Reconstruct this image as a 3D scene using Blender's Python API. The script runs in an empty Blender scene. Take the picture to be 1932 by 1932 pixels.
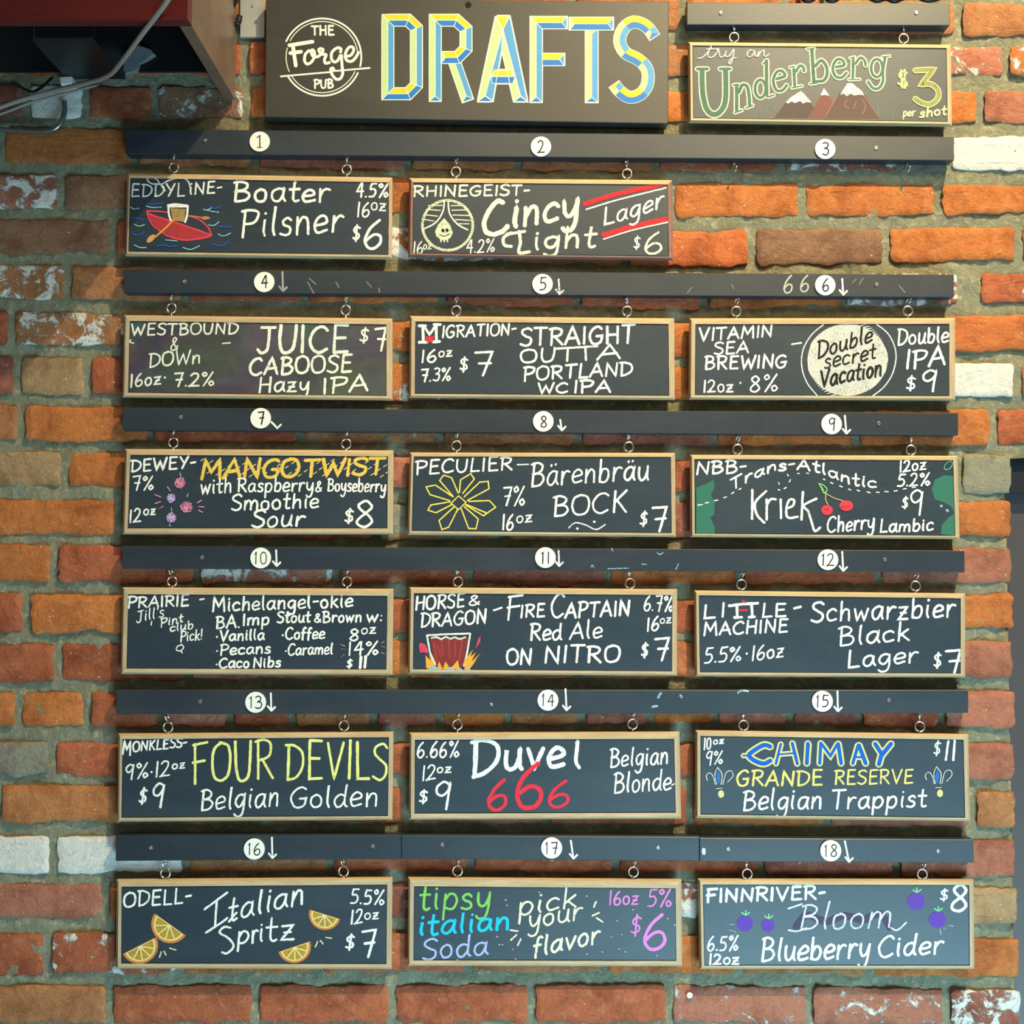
import bpy, math, random
from mathutils import Vector, Matrix
S = bpy.context.scene
# ------------------------------------------------------------------ camera, light, exposure
PX = 1200.0                      # photograph pixels per metre on the wall
F = 2090.0                       # focal length in pixels of the 1932 px frame
DC = F / PX                      # camera distance from the wall (m)
PITCH = math.radians(2.9)
CAM = Vector((0, -DC * math.cos(PITCH), -DC * math.sin(PITCH)))
cam_data = bpy.data.cameras.new('camera')
cam = bpy.data.objects.new('camera', cam_data)
S.collection.objects.link(cam)
cam.location = CAM
cam.rotation_euler = (math.pi / 2 + PITCH, 0, 0)
cam_data.sensor_width = 36
cam_data.lens = F / 1932 * 36
cam_data.clip_start = 0.02
S.camera = cam

def wpt(px, py, d=0.0):          # nominal wall position (frontal) of a pixel, d metres in front of it
    return Vector(((px - 966) / PX, -d, -(py - 966) / PX))

def P(px, py, d=0.0):            # pixel -> point on the plane d metres in front of the brick face
    x = (px - 966) / F
    z = -(py - 966) / F
    r = Vector((x, math.cos(PITCH) - z * math.sin(PITCH), math.sin(PITCH) + z * math.cos(PITCH)))
    t = (-d - CAM.y) / r.y
    return CAM + r * t

world = bpy.data.worlds.new('world')
S.world = world
world.use_nodes = True
world.node_tree.nodes['Background'].inputs[0].default_value = (0.60, 0.62, 0.54, 1)
world.node_tree.nodes['Background'].inputs[1].default_value = 0.18

def aim(o, target):
    o.rotation_euler = (Vector(target) - o.location).to_track_quat('-Z', 'Y').to_euler()

sd = bpy.data.lights.new('ceiling_spot', 'SPOT')
sd.energy = 860
sd.color = (1.0, 0.79, 0.45)
sd.spot_size = math.radians(51)
sd.spot_blend = 1.0
sd.shadow_soft_size = 0.022
so = bpy.data.objects.new('ceiling_spot', sd)
S.collection.objects.link(so)
so.location = wpt(2450, -2500, 1.54)
aim(so, wpt(1560, 180))

ad = bpy.data.lights.new('window_daylight', 'AREA')
ad.energy = 48
ad.color = (0.44, 0.82, 1.0)
ad.shape = 'RECTANGLE'
ad.size = 1.8
ad.size_y = 1.3
ao = bpy.data.objects.new('window_daylight', ad)
S.collection.objects.link(ao)
ao.location = (1.2, -1.9, -2.15)
aim(ao, (0.25, 0, -0.95))

ad.spread = math.radians(115)

for px_, py_, e_ in ((980, -430, 2.6), (2040, -800, 11.0)):      # two unseen warm lamps added to put sheen on the top boards
    pd = bpy.data.lights.new('sheen_lamp', 'AREA')
    pd.energy = e_
    pd.color = (1.0, 0.82, 0.50)
    pd.shape = 'DISK'
    pd.size = 0.26
    po = bpy.data.objects.new('sheen_lamp', pd)
    S.collection.objects.link(po)
    po.location = wpt(px_, py_, 1.45)
    aim(po, wpt((px_ + 966) / 2, 300))

S.view_settings.view_transform = 'Standard'
S.view_settings.look = 'None'
S.view_settings.exposure = 0.0
S.view_settings.gamma = 1.0
S.view_settings.use_curve_mapping = False

# ------------------------------------------------------------------ helpers
def tag(o, label=None, cat=None, group=None, kind=None, category=None):
    cat = cat or category
    if label: o['label'] = label
    if cat: o['category'] = cat
    if group: o['group'] = group
    if kind: o['kind'] = kind
    return o

def empty(name, loc, **k):
    o = bpy.data.objects.new(name, None)
    o.empty_display_size = 0.02
    o.location = loc
    S.collection.objects.link(o)
    return tag(o, **k)

def wloc(o):
    v = Vector(o.location)
    while o.parent:
        o = o.parent
        v += Vector(o.location)
    return v

def mesh(name, verts, faces, mats, parent=None, origin=None, smooth=False, midx=None, **k):
    """one mesh object from world-space vertices; origin at centre unless given"""
    vs = [Vector(v) for v in verts]
    if origin is None:
        n = len(vs)
        lo = Vector([min(v[i] for v in vs) for i in range(3)])
        hi = Vector([max(v[i] for v in vs) for i in range(3)])
        origin = (lo + hi) / 2
    origin = Vector(origin)
    me = bpy.data.meshes.new(name)
    me.from_pydata([tuple(v - origin) for v in vs], [], faces)
    if not isinstance(mats, (list, tuple)): mats = [mats]
    for m in mats: me.materials.append(m)
    if midx:
        me.polygons.foreach_set('material_index', midx)
    if smooth:
        me.polygons.foreach_set('use_smooth', [True] * len(me.polygons))
    me.update()
    o = bpy.data.objects.new(name, me)
    S.collection.objects.link(o)
    if parent:
        o.parent = parent
        o.location = origin - wloc(parent)
    else:
        o.location = origin
    return tag(o, **k)

class G:
    """geometry collector"""
    def __init__(s): s.v = []; s.f = []; s.m = []
    def add(s, vs, fs, m=0):
        b = len(s.v)
        s.v += [Vector(v) for v in vs]
        s.f += [tuple(b + i for i in f) for f in fs]
        s.m += [m] * len(fs)
    def build(s, name, mats, parent=None, origin=None, smooth=False, **k):
        return mesh(name, s.v, s.f, mats, parent, origin, smooth, s.m, **k)

def slab(g, front, back, bevel=0.0, m=0, inward=None):
    """prism between two matching rings of points (front ring seen counter-clockwise from the camera)"""
    n = len(front)
    if bevel:
        c = sum((Vector(p) for p in front), Vector()) / n
        inner = []
        for i, p in enumerate(front):
            a = Vector(front[i - 1]) - Vector(p); b = Vector(front[(i + 1) % n]) - Vector(p)
            q = Vector(p) + a.normalized() * bevel + b.normalized() * bevel
            inner.append(q)
        dv = (Vector(back[0]) - Vector(front[0])).normalized() * bevel
        mid = [Vector(p) + dv for p in front]
        rings = [inner, mid, back]
    else:
        rings = [front, back]
    vs = [p for r in rings for p in r]
    fs = [tuple(range(n))]
    for k in range(len(rings) - 1):
        for i in range(n):
            j = (i + 1) % n
            fs.append((k * n + i, (k + 1) * n + i, (k + 1) * n + j, k * n + j))
    L = (len(rings) - 1) * n
    fs.append(tuple(L + i for i in reversed(range(n))))
    g.add(vs, fs, m)

def tube(g, pts, r, n=8, m=0, cap=True, closed=False):
    pts = [Vector(p) for p in pts]
    N = len(pts)
    rr = r if isinstance(r, (list, tuple)) else [r] * N
    vs = []; fs = []
    up = None
    for i, p in enumerate(pts):
        a = pts[i - 1] if (i > 0 or closed) else p
        b = pts[(i + 1) % N] if (i < N - 1 or closed) else p
        t = (b - a).normalized()
        if up is None:
            up = Vector((0, 0, 1)) if abs(t.z) < 0.9 else Vector((1, 0, 0))
        x = t.cross(up).normalized(); y = x.cross(t).normalized(); up = y
        for k in range(n):
            an = 2 * math.pi * k / n
            vs.append(p + (x * math.cos(an) + y * math.sin(an)) * rr[i])
    for i in range(N if closed else N - 1):
        j = (i + 1) % N
        for k in range(n):
            l = (k + 1) % n
            fs.append((i * n + k, j * n + k, j * n + l, i * n + l))
    if cap and not closed:
        fs.append(tuple(reversed(range(n)))); fs.append(tuple((N - 1) * n + k for k in range(n)))
    g.add(vs, fs, m)

def smooth_pts(p, sub=6, closed=False):
    """uniform Catmull-Rom; doubled points make a corner"""
    n = len(p)
    if n < 3: return [tuple(q) for q in p]
    out = []
    rng = n if closed else n - 1
    for i in range(rng):
        if closed:
            a, b, c, d = p[i - 1], p[i], p[(i + 1) % n], p[(i + 2) % n]
        else:
            a, b, c, d = p[max(i - 1, 0)], p[i], p[i + 1], p[min(i + 2, n - 1)]
        if tuple(b) == tuple(c): continue
        for k in range(sub):
            t = k / sub
            out.append(tuple(0.5 * ((2 * b[j]) + (-a[j] + c[j]) * t + (2 * a[j] - 5 * b[j] + 4 * c[j] - d[j]) * t * t
                             + (-a[j] + 3 * b[j] - 3 * c[j] + d[j]) * t ** 3) for j in range(len(b))))
    if not closed: out.append(tuple(p[-1]))
    return out

# ------------------------------------------------------------------ materials
def mat(name):
    m = bpy.data.materials.new(name); m.use_nodes = True
    nt = m.node_tree
    b = nt.nodes['Principled BSDF']
    return m, nt, b

def N(nt, typ, **k):
    n = nt.nodes.new(typ)
    for a, v in k.items():
        if a.startswith('i_'): n.inputs[a[2:].replace('_', ' ')].default_value = v
        else: setattr(n, a, v)
    return n

def noise(nt, scale, detail=6, rough=0.6, vec=None, dist=0.0):
    n = N(nt, 'ShaderNodeTexNoise')
    n.inputs['Scale'].default_value = scale; n.inputs['Detail'].default_value = detail
    n.inputs['Roughness'].default_value = rough; n.inputs['Distortion'].default_value = dist
    if vec: nt.links.new(vec, n.inputs['Vector'])
    return n.outputs['Fac']

def ramp(nt, fac, stops):
    r = N(nt, 'ShaderNodeValToRGB')
    nt.links.new(fac, r.inputs[0])
    e = r.color_ramp.elements
    while len(e) < len(stops): e.new(0.5)
    for i, (p, c) in enumerate(stops):
        e[i].position = p
        e[i].color = (c, c, c, 1) if isinstance(c, (int, float)) else (*c, 1)
    return r.outputs[0]

def mix(nt, fac, a, b, mode='MIX'):
    n = N(nt, 'ShaderNodeMix', data_type='RGBA', blend_type=mode)
    for sock, v in ((n.inputs[0], fac), (n.inputs[6], a), (n.inputs[7], b)):
        if isinstance(v, bpy.types.NodeSocket): nt.links.new(v, sock)
        elif isinstance(v, (int, float)): sock.default_value = v
        else: sock.default_value = (*v, 1)
    return n.outputs[2]

def mth(nt, op, a, b=0.0, clamp=False):
    n = N(nt, 'ShaderNodeMath', operation=op, use_clamp=clamp)
    for s, v in ((n.inputs[0], a), (n.inputs[1], b)):
        if isinstance(v, bpy.types.NodeSocket): nt.links.new(v, s)
        else: s.default_value = v
    return n.outputs[0]

def bump(nt, b, h, strength, dist):
    n = N(nt, 'ShaderNodeBump'); n.inputs['Strength'].default_value = strength; n.inputs['Distance'].default_value = dist
    nt.links.new(h, n.inputs['Height']); nt.links.new(n.outputs[0], b.inputs['Normal'])

def pos(nt, sc=(1, 1, 1)):
    g = N(nt, 'ShaderNodeNewGeometry')
    m = N(nt, 'ShaderNodeVectorMath', operation='MULTIPLY'); nt.links.new(g.outputs['Position'], m.inputs[0]); m.inputs[1].default_value = sc
    return m.outputs[0]

def simple(name, col, rough=0.5, metal=0.0, var=0.12, nscale=60, bumpd=0.0, spec=0.5):
    m, nt, b = mat(name)
    p = pos(nt)
    f = noise(nt, nscale, 5, 0.6, p)
    c = mix(nt, f, [x * (1 - var) for x in col], [min(1, x * (1 + var)) for x in col])
    nt.links.new(c, b.inputs['Base Color'])
    b.inputs['Roughness'].default_value = rough; b.inputs['Metallic'].default_value = metal
    b.inputs['Specular IOR Level'].default_value = spec
    if bumpd: bump(nt, b, f, 0.8, bumpd)
    return m

# brick: colour, whitewash and soot come from each brick object itself
m_brick, nt, b = mat('brick')
p = pos(nt)
oc = N(nt, 'ShaderNodeObjectInfo').outputs['Color']
n1 = noise(nt, 14, 6, 0.65, p, 0.4)
n2 = noise(nt, 55, 7, 0.7, p, 0.6)
n3 = noise(nt, 260, 3, 0.6, p)
dark = mix(nt, 0.8, oc, (0.42, 0.30, 0.27), 'MULTIPLY')
c = mix(nt, ramp(nt, n1, [(0.45, 0.0), (0.70, 1.0)]), oc, dark)
c = mix(nt, ramp(nt, n2, [(0.52, 0.0), (0.80, 0.40)]), c, mix(nt, 0.35, oc, (1.0, 0.75, 0.48), 'SCREEN'))
c = mix(nt, ramp(nt, n3, [(0.62, 0.0), (0.72, 0.5)]), c, (0.10, 0.05, 0.03))
n4 = noise(nt, 120, 2, 0.5, pos(nt, (1, 1, 1.6)))
c = mix(nt, ramp(nt, n4, [(0.70, 0.0), (0.76, 0.8)]), c, (0.70, 0.55, 0.42))
ww = N(nt, 'ShaderNodeAttribute', attribute_type='OBJECT', attribute_name='whitewash').outputs['Fac']
wn = mth(nt, 'ADD', mth(nt, 'MULTIPLY', noise(nt, 26, 8, 0.72, p, 0.8), 1.3), mth(nt, 'MULTIPLY', n2, 0.35))
thr = mth(nt, 'SUBTRACT', 1.28, mth(nt, 'MULTIPLY', ww, 0.85))
mask = mth(nt, 'MULTIPLY', mth(nt, 'SUBTRACT', wn, thr), 14.0, True)
c = mix(nt, mask, c, mix(nt, n2, (0.62, 0.60, 0.54), (0.82, 0.81, 0.77)))
gm = N(nt, 'ShaderNodeAttribute', attribute_type='OBJECT', attribute_name='mortar_smear').outputs['Fac']
gmask = mth(nt, 'MULTIPLY', mth(nt, 'SUBTRACT', mth(nt, 'ADD', noise(nt, 20, 6, 0.6, pos(nt, (1.3, 1, 1.7)), 0.5), gm), 1.0), 9.0, True)
c = mix(nt, gmask, c, (0.27, 0.26, 0.185))
nt.links.new(c, b.inputs['Base Color'])
b.inputs['Roughness'].default_value = 0.86
b.inputs['Specular IOR Level'].default_value = 0.3
hh = mth(nt, 'ADD', mth(nt, 'MULTIPLY', n2, 1.0), mth(nt, 'MULTIPLY', n3, 0.25))
vo = N(nt, 'ShaderNodeTexNoise'); vo.inputs['Scale'].default_value = 34; vo.inputs['Detail'].default_value = 8; vo.inputs['Distortion'].default_value = 1.5
nt.links.new(pos(nt, (0.95, 1, 1.35)), vo.inputs['Vector'])
crk = ramp(nt, vo.outputs['Fac'], [(0.485, 1.0), (0.5, 0.0), (0.515, 1.0)])
hh = mth(nt, 'ADD', hh, mth(nt, 'MULTIPLY', crk, 0.10))
hh = mth(nt, 'ADD', hh, mth(nt, 'MULTIPLY', mask, 0.25))
bump(nt, b, hh, 0.95, 0.0042)

m_mortar, nt, b = mat('mortar')
p = pos(nt)
n1 = noise(nt, 9, 6, 0.6, p, 0.3); n2 = noise(nt, 90, 6, 0.7, p, 0.5)
c = mix(nt, n1, (0.145, 0.150, 0.100), (0.34, 0.33, 0.225))
c = mix(nt, ramp(nt, n2, [(0.53, 0), (0.68, 0.75)]), c, (0.48, 0.44, 0.31))
nt.links.new(c, b.inputs['Base Color'])
b.inputs['Roughness'].default_value = 0.9
b.inputs['Specular IOR Level'].default_value = 0.25
bump(nt, b, mth(nt, 'ADD', n2, mth(nt, 'MULTIPLY', n1, 1.5)), 1.0, 0.0055)

def board_paint(name, base, rough, dust=0.12, tint=(0.6, 0.62, 0.6), colored=False):
    m, nt, b = mat(name)
    p = pos(nt, (1, 1, 1))
    s = noise(nt, 7, 5, 0.6, pos(nt, (0.6, 1, 1.6)), 0.8)
    n2 = noise(nt, 240, 3, 0.6, p)
    msk = ramp(nt, s, [(0.40, 0.0), (0.80, dust)])
    c = mix(nt, msk, base, tint)
    if colored:
        v = N(nt, 'ShaderNodeTexNoise'); v.inputs['Scale'].default_value = 9; v.inputs['Detail'].default_value = 4
        v.inputs['Distortion'].default_value = 0.7; nt.links.new(pos(nt, (1, 1, 1.1)), v.inputs['Vector'])
        hs = N(nt, 'ShaderNodeHueSaturation'); hs.inputs['Saturation'].default_value = 3.2; hs.inputs['Value'].default_value = 0.26
        nt.links.new(v.outputs['Color'], hs.inputs['Color'])
        c = mix(nt, ramp(nt, noise(nt, 13, 6, 0.7, p, 0.6), [(0.42, 0.0), (0.75, 0.55)]), c, hs.outputs[0])
    nt.links.new(c, b.inputs['Base Color'])
    r = mth(nt, 'ADD', mth(nt, 'MULTIPLY', n2, 0.1), rough - 0.05)
    nt.links.new(r, b.inputs['Roughness'])
    b.inputs['Specular IOR Level'].default_value = 0.9
    bump(nt, b, n2, 0.12, 0.0006)
    return m
m_slate = board_paint('chalkboard_slate', (0.012, 0.027, 0.043), 0.46, 0.035, (0.40, 0.48, 0.50))
m_slate_smudged = board_paint('chalkboard_smudged', (0.026, 0.030, 0.036), 0.55, 0.09, (0.5, 0.5, 0.5), True)
m_rail = board_paint('black_rail_paint', (0.010, 0.020, 0.033), 0.46, 0.03)
m_sign = board_paint('black_sign_paint', (0.026, 0.025, 0.022), 0.46, 0.02)

def wood(name, a, c2, rough=0.55, sc=(3, 30, 30), k=1):
    m, nt, b = mat(name)
    n1 = noise(nt, 6, 6, 0.65, pos(nt, sc), 0.6)
    n2 = noise(nt, 30, 4, 0.6, pos(nt, sc))
    c = mix(nt, ramp(nt, n1, [(0.3, 0), (0.7, 1)]), a, c2)
    c = mix(nt, ramp(nt, n2, [(0.55, 0), (0.8, 0.45)]), c, [x * 0.45 for x in a])
    nt.links.new(c, b.inputs['Base Color']); b.inputs['Roughness'].default_value = rough
    bump(nt, b, n2, 0.3, 0.0008)
    return m
m_pine_h = wood('pine_frame_horizontal', (0.46, 0.32, 0.17), (0.66, 0.49, 0.29))
m_pine_v = wood('pine_frame_vertical', (0.40, 0.30, 0.18), (0.58, 0.45, 0.29), sc=(30, 30, 3))
m_pine_d = wood('stained_frame_wood', (0.20, 0.10, 0.085), (0.30, 0.16, 0.13))
m_red = wood('red_lacquered_wood', (0.075, 0.007, 0.007), (0.11, 0.010, 0.009), 0.35, (1.2, 10, 22))
m_brown = wood('brown_side_wood', (0.13, 0.085, 0.06), (0.19, 0.125, 0.085), 0.4, (8, 3, 3))
m_steel = simple('bright_zinc', (0.82, 0.81, 0.78), 0.28, 1.0, 0.05)
m_screw = simple('screw_metal', (0.45, 0.44, 0.42), 0.4, 0.9, 0.1)
m_galv = simple('galvanised_plate', (0.46, 0.47, 0.45), 0.55, 0.5, 0.2, 35)
m_black = simple('black_metal', (0.015, 0.015, 0.016), 0.35, 0.3, 0.2)
m_disc = simple('white_painted_disc', (0.88, 0.87, 0.80), 0.5, 0, 0.03)
m_cable = simple('grey_cable_jacket', (0.30, 0.26, 0.22), 0.5, 0, 0.1)
m_conduit = simple('grey_conduit', (0.26, 0.28, 0.27), 0.25, 0.8, 0.15)
m_tape = simple('white_tape', (0.72, 0.71, 0.74), 0.6, 0, 0.04)
m_bag = simple('grey_plaster', (0.16, 0.18, 0.19), 0.8, 0, 0.2, 25, 0.003)
m_door = simple('dark_grey_paint', (0.070, 0.062, 0.066), 0.45, 0, 0.12, 12)
m_lintel = simple('blue_black_steel', (0.016, 0.018, 0.024), 0.5, 0.2, 0.15, 12)
m_anchor = simple('white_plastic', (0.8, 0.8, 0.78), 0.4, 0, 0.03)

CH = {}
def chalk(col, cover=0.5, bg=(0.05, 0.06, 0.065), grain=420.0):
    """dry chalk: grains of pigment with the board showing through; cover = how much pigment stays"""
    key = (tuple(col), cover, bg)
    if key in CH: return CH[key]
    m, nt, b = mat('chalk')
    f = noise(nt, grain, 3, 0.65, pos(nt, (1, 1, 1)))
    f2 = noise(nt, 60, 3, 0.6, pos(nt, (1, 1, 1)))
    f = mth(nt, 'ADD', mth(nt, 'MULTIPLY', f, 0.75), mth(nt, 'MULTIPLY', f2, 0.25))
    lo = 0.62 - cover * 0.5
    k = ramp(nt, f, [(lo, 0.0 if cover < 0.75 else 0.45), (min(0.98, lo + 0.16), 1.0)])
    if cover < .5: k = mth(nt, 'ADD', mth(nt, 'MULTIPLY', f, 0.5), cover - 0.18, True)
    c = mix(nt, k, bg, col)
    nt.links.new(c, b.inputs['Base Color'])
    b.inputs['Roughness'].default_value = 0.9
    b.inputs['Specular IOR Level'].default_value = 0.2
    CH[key] = m
    return m
def paint(col):
    key = ('p',) + tuple(col)
    if key not in CH: CH[key] = simple('sign_paint', col, 0.5, 0, 0.12, 130)
    return CH[key]
# ------------------------------------------------------------------ the brick wall
rnd = random.Random(7)
KX = [0, 750, 1290, 1900]
COURSES = [  # (top, bottom) at the four KX columns, joints, optional right end
 ([(-290,-225)]*4, None, None), ([(-198,-132)]*4, None, None), ([(-106,-42),(-104,-40),(-102,-38),(-98,-32)], None, None),
 ([(-14,50),(-10,52),(-6,56),(8,69)], [95,345,590,835,1080,1290,1480,1560,1808,2070], None),
 ([(75,141),(82,143),(86,146),(88,143)], [-20,225,462,700,950,1200,1400,1640,1898,2140], None),
 ([(160,222),(168,226),(172,230),(173,232)], [50,162,292,466,705,950,1195,1440,1640,1850,2090], None),
 ([(239,307),(255,320),(262,324),(258,321)], [2,256,482,770,977,1238,1474,1700,1790,2040], None),
 ([(329,393),(336,403),(345,412),(350,404)], [115,370,615,840,1040,1266,1513,1770,2010], None),
 ([(412,477),(428,488),(437,505),(428,492)], [-30,213,460,700,940,1180,1418,1672,1922,2160], None),
 ([(500,564),(513,572),(518,584),(516,571)], [128,350,575,835,1088,1330,1590,1760,1828,2080], None),
 ([(587,649),(606,662),(608,675),(595,661)], [22,236,480,700,945,1190,1435,1690,1960,2200], None),
 ([(672,743),(687,756),(691,755),(684,750)], [33,165,400,645,890,1135,1380,1625,1920,2160], None),
 ([(764,832),(778,835),(778,840),(773,840)], [40,285,566,830,1091,1347,1615,1874,2110], None),
 ([(852,918),(861,922),(868,927),(858,932)], [122,370,615,860,1105,1340,1590,1808], 1906),
 ([(942,1007),(951,1020),(948,1014),(946,1012)], [-20,225,470,710,950,1200,1450,1700], 1906),
 ([(1027,1097),(1040,1102),(1038,1103),(1034,1100)], [102,371,634,886,1147,1395,1658], 1907),
 ([(1120,1192),(1131,1195),(1132,1193),(1120,1186)], [50,300,545,790,1035,1250,1500,1745], 1911),
 ([(1217,1287),(1208,1277),(1211,1279),(1210,1278)], [110,355,600,845,1090,1335,1580], 1909),
 ([(1306,1371),(1308,1370),(1304,1366),(1304,1374)], [35,164,305,435,552,705,830,958,1098,1226,1350,1491,1620,1777], 1915),
 ([(1400,1464),(1401,1462),(1404,1462),(1403,1470)], [98,343,590,835,1080,1330,1575,1800], 1912),
 ([(1481,1552),(1487,1550),(1483,1556),(1495,1561)], [-5,240,500,768,1030,1302,1560,1836], 1914),
 ([(1577,1649),(1577,1644),(1582,1646),(1585,1655)], [101,351,622,888,1162,1436,1692], 1914),
 ([(1668,1733),(1666,1730),(1666,1730),(1675,1744)], [-50,199,445,690,935,1180,1435,1680], 1918),
 ([(1761,1839),(1760,1833),(1765,1835),(1771,1844)], [90,340,600,885,1140,1395,1640], 1922),
 ([(1860,1930),(1858,1929),(1858,1929),(1868,1935)], [-40,206,482,740,1003,1263,1527,1786], 1923),
 ([(1950,2020)]*4, None, 1926), ([(2042,2112)]*4, None, 1928),
]
def lerp_course(c, x):
    x = max(-400, min(x, 2400))
    for i in range(3):
        if x <= KX[i + 1] or i == 2:
            t = (x - KX[i]) / (KX[i + 1] - KX[i])
            if i == 2: t = min(t, 1.0)
            t = max(t, 0.0) if i == 0 else t
            return tuple(c[i][k] * (1 - t) + c[i + 1][k] * t for k in (0, 1))

ORANGE = (0.54, 0.175, 0.048); RED = (0.43, 0.118, 0.052); TAN = (0.42, 0.18, 0.075); DEEP = (0.34, 0.115, 0.075)
PINK = (0.44, 0.165, 0.105); GREY = (0.24, 0.20, 0.17); BUFF = (0.42, 0.27, 0.14); BROWN = (0.30, 0.155, 0.09)
PAL = [ORANGE, ORANGE, RED, RED, TAN, DEEP, PINK]
# special bricks: (course index, x inside) -> colour, whitewash, mortar smear
SPEC = {
 (3,1850):(TAN,.2,.2),(3,1285):(DEEP,.1,.1), (4,1700):(TAN,.25,.3),(4,1800):(PINK,.5,.35),(4,1925):(ORANGE,.55,0), (4,470):(RED,.2,.2),
 (5,100):((.42,.42,.42),.9,0), (5,230):(RED,.2,0),(5,380):(BROWN,.5,0),(5,478):(ORANGE,.1,.1),(5,1275):(ORANGE,0,0),(5,1750):(ORANGE,.15,.3),(5,1900):(PINK,.2,.2),
 (6,100):(ORANGE,.05,.1),(6,1600):(DEEP,.55,.2),(6,1750):(GREY,.3,.4),(6,1900):(PINK,.88,.1),(6,300):(TAN,.2,.3),
 (7,50):(PINK,.55,.1),(7,200):(BROWN,.05,.3),(7,750):(ORANGE,.25,.2),(7,1400):(ORANGE,.12,.2),(7,1650):(ORANGE,.22,.3),(7,1900):(ORANGE,.0,.1),
 (8,100):(BROWN,.05,.2),(8,225):(RED,.2,0),(8,750):(ORANGE,.6,.2),(8,1300):((.60,.16,.05),.05,0),(8,1500):(BROWN,.25,.35),(8,1800):(ORANGE,.12,.25),
 (9,60):(TAN,.55,.1),(9,180):(TAN,.1,.3),(9,1900):(RED,.35,.1),(9,1800):(RED,.5,.4),(9,1650):(GREY,.55,.1),
 (10,10):(RED,.3,.1),(10,130):(TAN,.55,.1),(10,750):(ORANGE,.35,.1),(10,1300):(ORANGE,.1,.1),(10,1850):((.58,.17,.05),.0,.0),
 (11,10):(DEEP,.1,.1),(11,100):(BUFF,.3,.2),(11,190):(RED,.3,.2),(11,750):(ORANGE,.5,.2),(11,1300):(ORANGE,.05,.0),(11,1860):(PINK,1.05,0),
 (12,10):(TAN,.15,.2),(12,130):(ORANGE,.1,.1),(12,1840):(ORANGE,.0,.1),(12,1910):(RED,.1,.1),
 (13,60):(BUFF,.0,.2),(13,200):(ORANGE,.05,.1),(13,750):(PINK,.3,.2),(13,1290):(RED,.1,0),(13,1860):(BUFF,.35,.75),
 (14,100):(ORANGE,.2,.1),(14,750):(TAN,.4,.6),(14,1300):(DEEP,.05,.1),(14,1850):(ORANGE,.25,.1),
 (15,50):(ORANGE,.1,.1),(15,200):(RED,.1,.1),(15,500):(PINK,.55,.25),(15,1850):(PINK,.1,.35),(15,1500):(RED,.3,.1),
 (16,10):(RED,.0,.35),(16,200):(ORANGE,.05,.1),(16,750):(RED,.2,0),(16,1300):(RED,.1,.1),(16,1850):(ORANGE,.05,.1),
 (17,50):(RED,.1,.0),(17,180):(RED,.05,0),(17,700):(ORANGE,.35,.2),(17,1300):((.58,.2,.08),.1,0),(17,1860):(PINK,.1,.1),
 (18,10):(ORANGE,0,.1),(18,100):(ORANGE,.2,.0),(18,185):(RED,.25,.2),(18,1860):(PINK,.2,.1),
 (19,50):(GREY,.1,.55),(19,180):(RED,.35,.2),(19,750):(RED,.2,.0),(19,1300):(RED,.1,.1),(19,1850):(PINK,.15,.1),
 (20,100):((.52,.20,.07),.05,.05),(20,760):(RED,.2,.3),(20,1290):(RED,.05,.1),(20,1880):(TAN,.15,.2),
 (21,50):(PINK,1.02,0),(21,200):(RED,.92,0),(21,1860):(PINK,.1,.05),(21,1800):(PINK,.1,.05),
 (22,50):(PINK,.05,.35),(22,800):(DEEP,.35,.2),(22,1300):(PINK,.62,.1),(22,1850):(BUFF,.0,.1),
 (23,50):(RED,.1,.15),(23,200):(RED,.45,.1),(23,750):(RED,.05,0),(23,1300):(ORANGE,.05,0),(23,1850):(ORANGE,.05,.1),
 (24,100):(TAN,.0,.2),(24,300):(RED,.15,.05),(24,600):(RED,.1,.05),(24,850):(RED,.3,.05),(24,1100):(RED,.2,.1),(24,1400):(PINK,.4,.1),(24,1650):(PINK,.45,.1),(24,1850):(DEEP,.6,.1),
}
def noise1(seed, t):
    r = 0
    for k, (fr, am) in enumerate(((1, 1.0), (2.3, .6), (5.1, .4), (11.7, .28))):
        r += am * math.sin(fr * t + seed * (1.7 + k * 2.9) + 1.3 * math.sin(fr * 0.6 * t + seed * .7))
    return r

# mortar body: bed and head joints, recessed behind the brick faces
def mortar_height(px, py):
    return 0.0018 * math.sin(px * .043 + 2.1 * math.sin(py * .031)) + 0.0015 * math.sin(py * .11 + 1.7 * math.sin(px * .05)) \
         + 0.0012 * math.sin(px * .21 + py * .17 + 3 * math.sin(py * .07 + px * .03))
g = G()
vs = []; fs = []
X0, X1, Y0, Y1, ST = -330, 2200, -300, 2120, 11
nx = int((X1 - X0) / ST) + 1; ny = int((Y1 - Y0) / ST) + 1
idx = {}
for j in range(ny):
    for i in range(nx):
        px = X0 + i * ST; py = Y0 + j * ST
        if py > 862: px = min(px, 1896 + (py - 862) * 0.018)
        vs.append(P(px, py, -0.0040 + .8 * mortar_height(px, py)))
for j in range(ny - 1):
    for i in range(nx - 1):
        if Y0 + j * ST > 855 and X0 + i * ST > 1925: continue
        a = j * nx + i
        fs.append((a, a + nx, a + nx + 1, a + 1))
g.add(vs, fs)
# masonry body behind the mortar skin
for (ax, ay, bx, by) in ((X0, Y0, X1 - 15, 860), (X0, 860, 1893, Y1 - 15)):
    fr = [P(ax, ay, -0.016), P(ax, by, -0.016), P(bx, by, -0.016), P(bx, ay, -0.016)]
    bk = [v + Vector((0, 0.12, 0)) for v in fr]
    slab(g, fr, bk)
wall = g.build('wall_back', m_mortar, smooth=True, kind='structure', label='old red brick wall with thick grey-green mortar joints', category='wall')

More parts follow.
